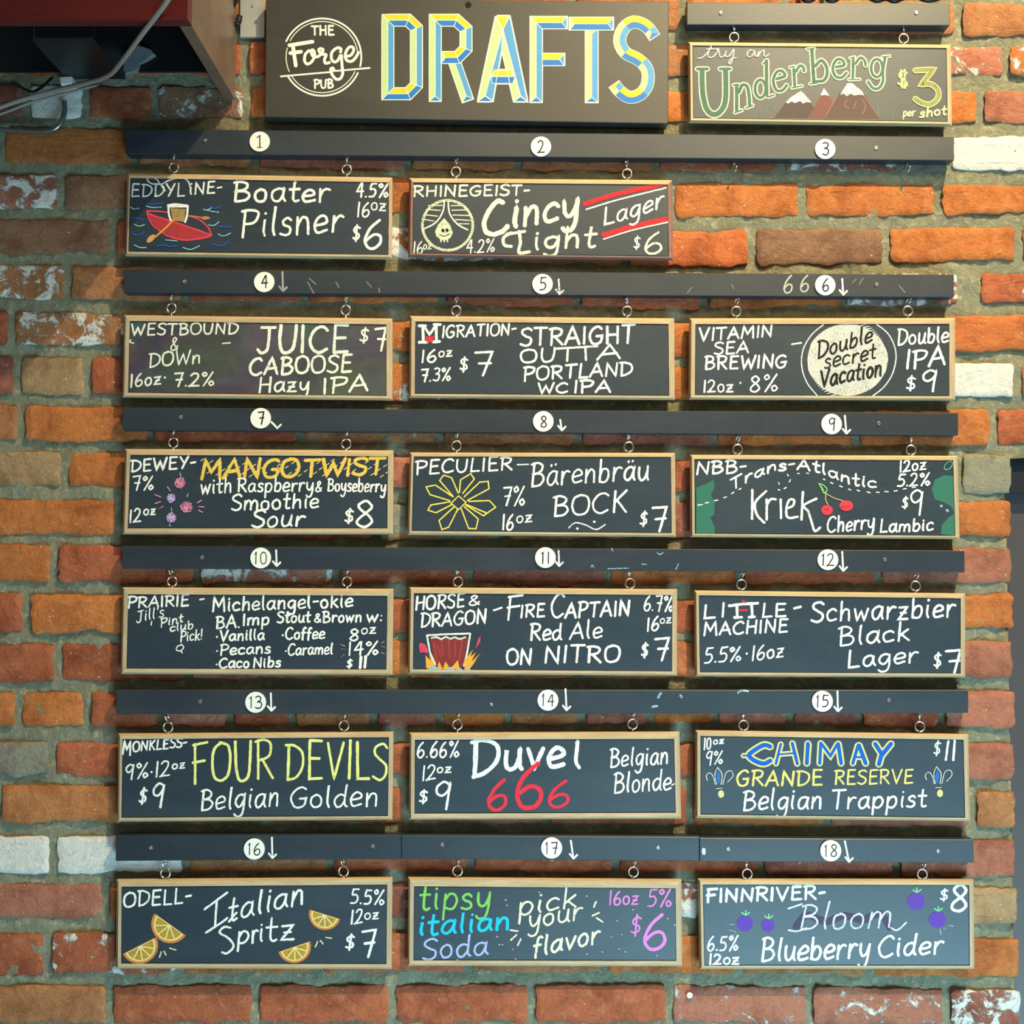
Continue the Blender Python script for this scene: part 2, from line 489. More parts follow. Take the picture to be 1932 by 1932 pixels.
def make_brick(ci, a, b):
    c = COURSES[ci][0]
    seed = rnd.uniform(0, 100)
    mid = (a + b) / 2
    dz = rnd.uniform(-0.0018, 0.0022)
    base = Vector(rnd.choice(PAL)); ww = max(0, rnd.gauss(.12, .1)); sm = rnd.uniform(0, .22)
    for (k, x), v in SPEC.items():
        if k == ci and a <= x <= b:
            base = Vector(v[0]); ww, sm = v[1], v[2]
    j = rnd.uniform(.90, 1.1)
    base = base * j
    outl = []; n_h = max(10, int((b - a) / 9)); n_v = 8
    R = rnd.uniform(2, 4.5)
    def corner(x, y, tx, ty):
        return x, y
    ring = []
    wob = rnd.uniform(1.0, 1.9); wob_b = rnd.uniform(1.4, 3.0)
    for k in range(n_h + 1):                      # top, left to right
        x = a + (b - a) * k / n_h; ring.append((x, lerp_course(c, x)[0] + wob * noise1(seed, x * .045), 'h'))
    for k in range(1, n_v):
        y0, y1 = lerp_course(c, b); ring.append((b + 1.3 * noise1(seed + 3, k * 1.1), y0 + (y1 - y0) * k / n_v, 'v'))
    for k in range(n_h + 1):                      # bottom, right to left
        x = b - (b - a) * k / n_h; ring.append((x, lerp_course(c, x)[1] + wob_b * noise1(seed + 7, x * .04), 'h'))
    for k in range(1, n_v):
        y0, y1 = lerp_course(c, a); ring.append((a + 1.3 * noise1(seed + 9, k * 1.1), y1 + (y0 - y1) * k / n_v, 'v'))
    # round the corners
    ta, tb = lerp_course(c, mid)
    cx, cy = mid, (ta + tb) / 2; hw, hh = (b - a) / 2, (tb - ta) / 2
    pts = []
    for x, y, _ in ring:
        dx, dy = abs(x - cx) - (hw - R * 1.8), abs(y - cy) - (hh - R * 1.5)
        if dx > 0 and dy > 0:
            l = math.hypot(dx / (R * 1.8), dy / (R * 1.5))
            if l > 1:
                x = cx + math.copysign(hw - R * 1.8 + dx / l, x - cx); y = cy + math.copysign(hh - R * 1.5 + dy / l, y - cy)
        pts.append((x, y))
    pts.reverse()
    def rg(inset, d, jit=0):
        out = []
        for q, (x, y) in enumerate(pts):
            x2 = cx + (x - cx) * (1 - inset / hw)
            y2 = cy + (y - cy) * (1 - inset / hh)
            out.append(P(x2, y2, d + jit * noise1(seed + 5, q * .7)))
        return out
    rings = [rg(min(14, hh * .45), dz + .0002, .0003), rg(2.4, dz, .0002), rg(.6, dz - .0010, 0), rg(-.4, -.016, 0)]
    n = len(pts); vs = [v for r in rings for v in r]
    fs = [tuple(range(n))]
    for k in range(3):
        for i in range(n):
            j2 = (i + 1) % n
            fs.append((k * n + i, (k + 1) * n + i, (k + 1) * n + j2, k * n + j2))
    o = mesh('brick', vs, fs, m_brick, wall)
    o.color = (*[min(1, q) for q in base], 1)
    o['whitewash'] = float(ww); o['mortar_smear'] = float(sm)
    for poly in o.data.polygons[1:]: poly.use_smooth = True

for ci, (c, joints, rend) in enumerate(COURSES):
    if joints is None:
        o = rnd.uniform(0, 240); joints = [o - 240 + 245 * k for k in range(12)]
    js = list(joints)
    while js[0] > -300: js.insert(0, js[0] - 244)
    js = [j for j in js if j > -330]
    lim = rend if rend else 2190
    while js[-1] < lim - 60 and not rend: js.append(js[-1] + 244)
    for k in range(len(js)):
        a = js[k] + 7.5
        b = (js[k + 1] - 7.5) if k + 1 < len(js) else (lim if rend else None)
        if b is None: continue
        if rend: b = min(b, rend)
        else: b = min(b, 2195)
        if b - a < 14: continue
        if ci == 9 and js[k] == 1760: b = 1806
        if ci == 9 and js[k] == 1828: a = 1850
        make_brick(ci, a, b)

# dark doorway at the right end of the wall
g = G()
q = [P(1850, 862, -0.03), P(1850, 2120, -0.03), P(2200, 2120, -0.03), P(2200, 862, -0.03)]
slab(g, q, [v + Vector((0, .03, 0)) for v in q])
dr = g.build('door_1', m_door, kind='structure', label='plain dark grey door surface right of the brick edge', category='door')
g = G()
q = [P(1905, 858, -0.012), P(1905, 931, -0.012), P(2200, 931, -0.012), P(2200, 858, -0.012)]
slab(g, q, [v + Vector((0, .017, 0)) for v in q], .002)
g.build('trim_1', m_lintel, kind='structure', label='blue-black steel lintel strip above the door', category='trim')
# ------------------------------------------------------------------ hooks, eyes, screws, rails
def torus_pts(c, r, n=18, nrm='y', squash=1.0):
    return [Vector(c) + Vector((r * math.cos(2 * math.pi * k / n), 0, squash * r * math.sin(2 * math.pi * k / n))) for k in range(n)]

def cup_hook(parent, px, py_rail, py_ring, d, seed):
    """screw hook in the rail's underside: shank, collar, J"""
    rr = random.Random(seed)
    g = G()
    top = P(px, py_rail - 3, d); low = P(px, py_ring - 4, d)
    L = top.z - low.z
    sw = rr.choice([-1, 1]) * 0.0015
    tube(g, [top, top - Vector((0, 0, L * .45))], 0.0011, 8)
    c = top - Vector((0, 0, L * .45))
    tube(g, [c + Vector((0, 0, .0012)), c + Vector((0, 0, .0004)), c - Vector((0, 0, .0008)), c - Vector((0, 0, .0016))], [.0014, .0026, .0026, .0014], 10)
    pts = smooth_pts([tuple(c), (c.x + sw, c.y + .002, c.z - L * .22), (low.x + sw * .4, low.y + .003, low.z + .0025), (low.x, low.y - .0005, low.z),
                      (low.x - sw, low.y - .0045, low.z + .0025), (low.x - sw * 1.8, low.y - .006, low.z + .0065)], 4)
    tube(g, pts, 0.00105, 8)
    e = Vector(pts[-1])
    tube(g, [e + Vector((0, 0, -.001)), e, e + Vector((0, 0, .0012)), e + Vector((0, 0, .0022))], [.0009, .0017, .0017, .0008], 8)
    return g.build('hook', m_steel, parent, smooth=True)

def screw_eye(parent, px, py, py_top, d, seed):
    rr = random.Random(seed)
    g = G()
    c = P(px, py, d)
    r = 0.0072
    a0 = -math.pi / 2 + rr.uniform(-.1, .1)
    n = 20
    pts = [c + Vector((r * math.cos(a0 + (2 * math.pi - .25) * k / n), .0008 * k / n - .0004, r * 1.05 * math.sin(a0 + (2 * math.pi - .25) * k / n))) for k in range(n + 1)]
    stem = P(px, py_top + 4, d)
    tube(g, [Vector((stem.x, stem.y, stem.z)), Vector((stem.x, stem.y, pts[0].z - .001))] + pts, 0.00135, 8)
    return g.build('screw_eye', m_steel, parent, smooth=True)

def disc_pts(px, py, d, r, n=28):
    c = P(px, py, d)
    return [c + Vector((-r * math.sin(2 * math.pi * k / n), 0, r * math.cos(2 * math.pi * k / n))) for k in range(n)]

def screw(parent, px, py, d, r=0.0038, m=None):
    g = G()
    a = disc_pts(px, py, d + .0014, r * .75, 14); b = disc_pts(px, py, d + .0004, r, 14); c = disc_pts(px, py, d - .001, r, 14)
    n = 14
    hole = disc_pts(px, py, d + .0014, r * .35, 14); hb = disc_pts(px, py, d + .0002, r * .3, 14)
    rings = [hb, hole, a, b, c]
    vs = [v for q in rings for v in q]; fs = [tuple(range(n))]
    for k in range(4):
        for i in range(n):
            j = (i + 1) % n; fs.append((k * n + i, (k + 1) * n + i, (k + 1) * n + j, k * n + j))
    g.add(vs, fs)
    return g.build('screw', m or m_screw, parent)

RD = 0.022     # rail front face in front of the brick
BD = 0.0205    # board frame face
def rail(name, tl, tr, br, bl, label, **k):
    front = [P(*tl, RD), P(*bl, RD), P(*br, RD), P(*tr, RD)]
    o = empty(name, (front[1] + front[2]) / 2 + Vector((0, .01, 0)), label=label, category='rail', **k)
    g = G()
    slab(g, front, [Vector((v.x, -0.0005, v.z)) for v in front], .0008)
    g.build('plank', m_rail, o)
    return o

def yat(p, q, x): return p[1] + (q[1] - p[1]) * (x - p[0]) / (q[0] - p[0])

RAILS = {}
def addrail(key, tl, tr, br, bl, label, screws, hooks, discs=(), group='black rails holding the chalkboards'):
    r = rail('wooden_rail', tl, tr, br, bl, label)
    if key not in (1,2,3,4,5,6,7,8,'top'): r['group'] = group
    for s in screws: screw(r, s[0], s[1], RD, 0.0034, m_steel if len(s) > 2 else None)
    for i, (hx, hy) in enumerate(hooks):
        cup_hook(r, hx, yat(bl, br, hx), hy, .011, hash((key, i)) % 1000 if False else int(hx + hy))
    RAILS[key] = (r, tl, tr, br, bl)
    return r
addrail('top', (1296,5),(1793,6),(1792,47.6),(1296,46), 'short black rail above the cream-framed board priced $3', [(1360,23.5),(1729,23.5,1)], [(1385,63),(1705,65)])
addrail(1, (236,243),(1800,258),(1800,302),(237,290), 'full-width black rail just under the header sign, two of its hooks empty', [(386,265,1),(1653,279)], [(328,308),(654,313),(860,316),(1183,321),(1385,330),(1711,330)])
addrail(2, (232,508),(1800,518),(1800,560),(234,552), 'full-width black rail with dusty chalk sixes left of one disc', [(347.5,531,1),(1654,537)], [(323,573),(652,577),(860,577),(1183,579),(1389,579),(1713,578)])
addrail(3, (231,768.5),(1808,779),(1808,821),(231,811), 'full-width black rail above the gold striped capitals board', [(340,787,1),(1658,799)], [(327,827),(653,829),(861,832),(1186,835),(1391,839),(1719,841)])
addrail(4, (230,1030),(1820,1039),(1820,1080),(230,1073), 'full-width black rail above the board listing coffee and caramel', [(380.5,1052),(1669.5,1056)], [(324,1089),(654,1089),(864,1089),(1188,1092),(1399,1094),(1727,1097)])
addrail(5, (219,1302),(1827,1302),(1827,1345),(219,1348), 'full-width black rail above the red 666 board', [(377,1324),(1677,1321)], [(317,1364),(649,1361),(863,1359),(1193,1358),(1403,1360),(1735,1362)])
addrail(6, (218,1577),(757,1576),(757,1621),(218,1624.5), 'left piece of the bottommost rail, over the orange slices board', [(284,1600,1),(703,1597,1)], [(312,1640),(648,1636)])
addrail(7, (757.6,1576),(1319.5,1579),(1319.5,1624.5),(757.6,1620.5), 'middle piece of the bottommost rail, over the green and cyan lettering', [(834,1594,1),(1241.5,1599.5,1)], [(863,1635),(1195,1637)])
addrail(8, (1320.1,1581),(1837,1584),(1837,1628),(1320.1,1625.5), 'right piece of the bottommost rail, over the blueberry drawings', [(1374,1602,1),(1770,1606,1)], [(1409,1641),(1740,1641)])

# ------------------------------------------------------------------ boards
CLIP = {}
def board(num, quad, fw, label, eyes, slate=None, frame_h=None, frame_v=None, frame_b=None, top_w=None, bot_w=None):
    tl, tr, br, bl = quad
    d = BD
    hm, vm = frame_h or m_pine_h, frame_v or m_pine_v
    c = P((tl[0] + tr[0]) / 2, (bl[1] + br[1]) / 2, .012)
    o = empty('chalkboard', c, label=label, category='chalkboard', group='framed chalkboards hanging from the rails')
    tw = top_w or fw; bw = bot_w or fw
    outer = [tl, bl, br, tr]
    inner = [(tl[0] + fw, tl[1] + tw), (bl[0] + fw, bl[1] - bw), (br[0] - fw, br[1] - bw), (tr[0] - fw, tr[1] + tw)]
    cxp = sum(p[0] for p in outer) / 4; cyp = sum(p[1] for p in outer) / 4
    def ins(p, k): return (p[0] + math.copysign(k, cxp - p[0]), p[1] + math.copysign(k, cyp - p[1]))
    CLIP[o.name] = inner
    bev = 3.4
    for s in range(4):                            # left, bottom, right, top stick, each mitred
        a, b2 = outer[s], outer[(s + 1) % 4]; ia, ib = inner[s], inner[(s + 1) % 4]
        e = 0.02
        rings = []
        A = [P(*a, d - .0105)] + [P(*a, d - .0050)] + [P(*ins(a, bev), d)] + [P(*ins(ia, -1.0), d)] + [P(*ia, d - .0007)] + [P(*ia, d - .0022)]
        B = [P(*b2, d - .0105)] + [P(*b2, d - .0050)] + [P(*ins(b2, bev), d)] + [P(*ins(ib, -1.0), d)] + [P(*ib, d - .0012)] + [P(*ib, d - .0022)]
        A[0] = Vector((A[1].x, A[0].y, A[1].z)); B[0] = Vector((B[1].x, B[0].y, B[1].z))
        A[5] = Vector((A[4].x, A[5].y, A[4].z)); B[5] = Vector((B[4].x, B[5].y, B[4].z))
        A.append(Vector((A[4].x, A[0].y, A[4].z))); B.append(Vector((B[4].x, B[0].y, B[4].z)))
        n = 7
        fs = [(i, n + i, n + (i + 1) % n, (i + 1) % n) for i in range(n)] + [tuple(range(n)), tuple(reversed(range(n, 2 * n)))]
        m = vm if s in (0, 2) else (frame_b or hm) if s == 1 else hm
        mesh('frame_strip', A + B, fs, m, o)
    g = G()
    f = [P(p[0] , p[1], d - .0014) for p in inner]
    big = [P(*ins(p, -2), d - .0014) for p in inner]
    slab(g, big, [v + Vector((0, .006, 0)) for v in big])
    g.build('slate_panel', slate or m_slate, o)
    for (ex, ey) in eyes:
        screw_eye(o, ex, ey, yat(tl, tr, ex), d - .0065, int(ex * 3 + ey))
    return o

PD = BD - .0014 + .00012     # where chalk lies on the slate
B = {}
B[0] = board(0, [(1298.5,79.5),(1794,84.5),(1796,237),(1300,230)], 7, 'cream-framed chalkboard at top right with green block lettering, snowy mountains and $3', [(1385,70.6),(1705,73)], top_w=5, bot_w=6)
B[1] = board(1, [(240,327),(740,335),(739,488),(236,482)], 5, 'chalkboard under disc 1 with a red rowboat and beer glass drawn on blue waves', [(328,316),(654,320)], top_w=8, bot_w=6)
B[2] = board(2, [(772,336),(1268,340),(1270,490),(770,484)], 7, 'chalkboard under disc 2 with a skull drop emblem and two red stripes', [(860,324),(1183,328)], frame_v=m_pine_d, frame_b=m_pine_d, top_w=7, bot_w=5)
B[4] = board(4, [(234,594.5),(740,601),(740,755),(230.6,749)], 10, 'chalkboard under disc 4, its slate smudged with old coloured chalk', [(323.4,581.6),(652,585)], slate=m_slate_smudged, bot_w=7)
B[5] = board(5, [(773,596),(1272,600.6),(1273,754),(772,750)], 9.5, 'chalkboard under disc 5 whose first initial has a red patch', [(860.4,586),(1183,587)], bot_w=6)
B[6] = board(6, [(1301,600.5),(1802,600),(1802,755),(1300,753)], 10, 'chalkboard under disc 6 with a big white chalk moon holding black script', [(1389,587.5),(1713,586.6)], bot_w=6.5)
B[7] = board(7, [(236,847),(742,849.7),(741,1008),(231,1008)], 9, 'chalkboard under disc 7 with gold striped capitals and four pink berries', [(327,835.4),(653,837.4)], top_w=10, bot_w=10)
B[8] = board(8, [(773,853.6),(1273.5,854.5),(1275,1013),(769,1009)], 6.5, 'chalkboard under disc 8 with a yellow outlined ten-petal star flower', [(861,841),(1186,843)], bot_w=6)
B[9] = board(9, [(1302,858),(1806.6,860),(1810.5,1017),(1303,1013)], 7, 'chalkboard under disc 9 with two red cherries and green coastlines', [(1391.6,847.7),(1719,849)], bot_w=5)
B[10] = board(10, [(231,1108),(742,1111),(740,1273.5),(227.5,1271.5)], 10, 'chalkboard under disc 10 listing vanilla, pecans, coffee and caramel', [(324.7,1097),(654.6,1097.4)], top_w=12, bot_w=9)
B[11] = board(11, [(772,1108),(1277.5,1111.7),(1277,1275),(770,1271)], 8, 'chalkboard under disc 11 with a dark beer glass standing in flames', [(864,1097.4),(1188.7,1100.6)], top_w=10, bot_w=7)
B[12] = board(12, [(1310,1114),(1821,1119.6),(1821,1278),(1312,1275.6)], 7.5, 'chalkboard under disc 12 with small red marks between its two serifed letters', [(1399,1102.6),(1727.5,1105.4)], top_w=8, bot_w=6)
B[13] = board(13, [(223,1384.5),(742,1381),(740,1546.5),(221,1550)], 7, 'chalkboard under disc 13 with tall yellow capitals', [(317,1372),(649,1369)], top_w=9, bot_w=6)
B[14] = board(14, [(772.6,1382.8),(1282,1381),(1285,1544.5),(772,1546)], 9, 'chalkboard under disc 14 with a large red 666', [(863,1366.8),(1193.5,1366)], top_w=12, bot_w=10)
B[15] = board(15, [(1312.6,1378.4),(1827,1385.6),(1830,1549),(1312.6,1543)], 8, 'chalkboard under disc 15 with blue gold-edged capitals between two lily emblems', [(1403,1368),(1735.5,1370.6)], top_w=9, bot_w=5)
B[16] = board(16, [(220,1660),(740,1656),(738.5,1828),(219,1827)], 8.5, 'chalkboard under disc 16 with four orange slices', [(312,1647.6),(648,1643.8)], top_w=12, bot_w=8)
B[17] = board(17, [(770,1656),(1285.6,1660),(1287,1823),(769,1822)], 10, 'chalkboard under disc 17 with green, cyan, lilac and pink lettering', [(863,1643),(1195,1644.7)], top_w=15, bot_w=9)
B[18] = board(18, [(1317.5,1659),(1837,1660),(1838.5,1828),(1320.4,1828)], 7.5, 'chalkboard under disc 18 with four purple blueberries', [(1409.7,1648.5),(1740,1649)], top_w=9, bot_w=5)

# big painted sign
SD = 0.026
q = [P(502, -4, SD), P(499.5, 220.7, SD), P(1260.5, 232.7, SD), P(1262, 3, SD)]
sign = empty('pub_sign', (q[1] + q[2]) / 2 + Vector((0, .012, 0)), label='large black header sign with blue, yellow and green capitals and a round emblem', category='sign')
g = G(); slab(g, q, [Vector((v.x, -.0005, v.z)) for v in q], .001)
g.build('sign_panel', m_sign, sign)
screw(sign, 884, 8.5, SD, .005, m_black)

# ------------------------------------------------------------------ box, cables and plate at top left
pr = 0.26
for _ in range(40):        # protrusion for which the lower right edge runs along the wall normal
    if P(355, 50, pr).z > P(445, 190, 0).z: pr -= .002
    else: break
Xr = P(445, 190, 0).x; Zb = P(445, 190, 0).z
Zt = P(355, -260, pr).z; Xl = P(-300, 50, pr).x
box = empty('wall_box', (Xl, -pr / 2, Zb), label='red-fronted wooden box jutting out at the top left corner', category='box')
def cuboid(g, x0, x1, y0, y1, z0, z1, bevel=0.0):
    f = [Vector((x0, y0, z1)), Vector((x0, y0, z0)), Vector((x1, y0, z0)), Vector((x1, y0, z1))]
    slab(g, f, [Vector((v.x, y1, v.z)) for v in f], bevel)
g = G(); cuboid(g, Xl, Xr, -pr, -pr + .016, Zb, Zt, .0015); g.build('front_panel', m_red, box, label='glossy dark red front board')
g = G(); cuboid(g, Xr - .017, Xr, -pr + .0165, -.0045, Zb, Zt, .001); g.build('side_panel', m_brown, box, label='brown side board')
g = G(); cuboid(g, Xl, Xr - .018, -pr + .0165, -.0045, Zt - .02, Zt); g.build('top_panel', m_brown, box)

g = G(); tube(g, smooth_pts([tuple(P(345, -60, pr + .03)), tuple(P(318, -2, pr + .02)), tuple(P(270, 62, pr - .02)), tuple(P(228, 118, .17)), tuple(P(205, 142, .12)), tuple(P(165, 156, .08)), tuple(P(100, 172, .04)), tuple(P(30, 192, .03)), tuple(P(-60, 225, .03))], 6), .0036, 10)
g.build('cable', m_cable, smooth=True, label='thick beige cable hanging across the red-fronted box', category='cable')
g = G(); tube(g, smooth_pts([tuple(P(185, 160, .03)), tuple(P(120, 177, .016)), tuple(P(60, 193, .012)), tuple(P(10, 212, .012)), tuple(P(-60, 236, .010))], 6), .0022, 8)
g.build('cable', m_cable, smooth=True, label='thinner cable running just below the thick beige cable', category='cable')
g = G(); tube(g, smooth_pts([tuple(P(121, 191, .012)), tuple(P(121, 215, .016)), tuple(P(108, 240, .016)), tuple(P(82, 248, .016)), tuple(P(30, 246, .016)), tuple(P(-60, 243, .016))], 6), .0042, 10)
g.build('conduit', m_conduit, smooth=True, label='bent grey metal conduit pipe on the bricks at the left edge', category='pipe')
g = G(); tube(g, smooth_pts([tuple(P(22, 155, .02)), tuple(P(40, 165, .03)), tuple(P(62, 173, .03)), tuple(P(84, 160, .025)), tuple(P(100, 145, .02))], 5), .0022, 8)
g.build('cable', m_black, smooth=True, label='short dark looping wire above the conduit', category='cable')
g = G(); cuboid(g, Xl, Xr - .018, -.0095, -.0045, P(0,136,.007).z, Zt - .021); g.build('darkening_panel', m_black, box, label='black sheet added to darken the inside of the box')  # black sheet over the bricks, standing in for the shade inside the box
# device inside the box
g = G(); cuboid(g, P(110,0,.05).x, P(222,0,.05).x, -.14, -.0105, P(0,128,.05).z, P(0,20,.05).z, .004)
dev = g.build('device', m_black, label='black device mounted inside the red-fronted box', category='device')
g = G(); q = [P(112,145,.021), P(114,159,.021), P(136,158,.021), P(135,144,.021)]
slab(g, q, [v + Vector((0,.0206,0)) for v in q], .0006)
g.build('paper_tag', m_tape, label='small white paper square beside the thick beige cable', category='paper')
g = G()
q = [P(240,96,.018), P(228,126,.018), P(236,140,.018), P(258,134,.018), P(262,118,.018), P(276,112,.018), P(292,102,.018), P(284,92,.018), P(262,84,.018)]
slab(g, q, [v + Vector((0,.008,0)) for v in q], .002)
g.build('plaster_patch', m_bag, label='crumbling grey plaster lump on the wall inside the box', category='plaster')

# galvanised plate beside the sign
g = G()
q = [P(453,-30,.006), P(453,70,.006), P(499,70,.006), P(499,-30,.006)]
slab(g, q, [v + Vector((0,.0055,0)) for v in q], .0004)
pl = g.build('mounting_plate', m_galv, label='galvanised metal plate left of the large header sign', category='plate')
screw(pl, 483, 41, .006, .0028); screw(pl, 476, 11, .006, .0018)
g = G()
tube(g, smooth_pts([tuple(P(452,-40,.02)), tuple(P(446,-5,.02)), tuple(P(436,14,.018)), tuple(P(430,24,.016)), tuple(P(436,36,.014)), tuple(P(448,44,.012)), tuple(P(452,30,.012))], 5), .005, 8)
g.build('bracket_arm', m_black, smooth=True, label='black curved bracket between the box and the metal plate', category='bracket')

# iron scrolls whose feet show above the short rail
for (cx, w, lab) in ((1525, 14, 'black iron ornament foot at the frame top, left of its twin'), (1570, 14, 'black iron ornament foot at the frame top, right of its twin')):
    g = G()
    c = P(cx, -8, .020)
    tube(g, [c + Vector((.0112 * math.cos(k * math.pi / 9), 0, .0085 * math.sin(k * math.pi / 9))) for k in range(18)], .0035, 8, closed=True)
    tube(g, [c + Vector((0, 0, .008)), c + Vector((0, 0, .06))], .004, 8)
    g.build('iron_ornament', m_black, smooth=True, label=lab, category='ornament')
g = G()
tube(g, smooth_pts([tuple(P(x, y, .018)) for x, y in ((1638,-6),(1655,1),(1672,-3),(1688,2),(1706,-4),(1728,-6),(1748,0),(1764,-1),(1778,-6))], 5), .004, 8)
g.build('iron_ornament', m_black, smooth=True, label='long wavy black iron ornament above the right end of the short rail', category='ornament')
# anchor in the bottom course
g = G()
a = screw(None, 1301, 1878, .002, .0048, m_anchor)
a.name = 'wall_anchor'; tag(a, 'white round wall anchor in a brick of the bottom course', 'anchor')
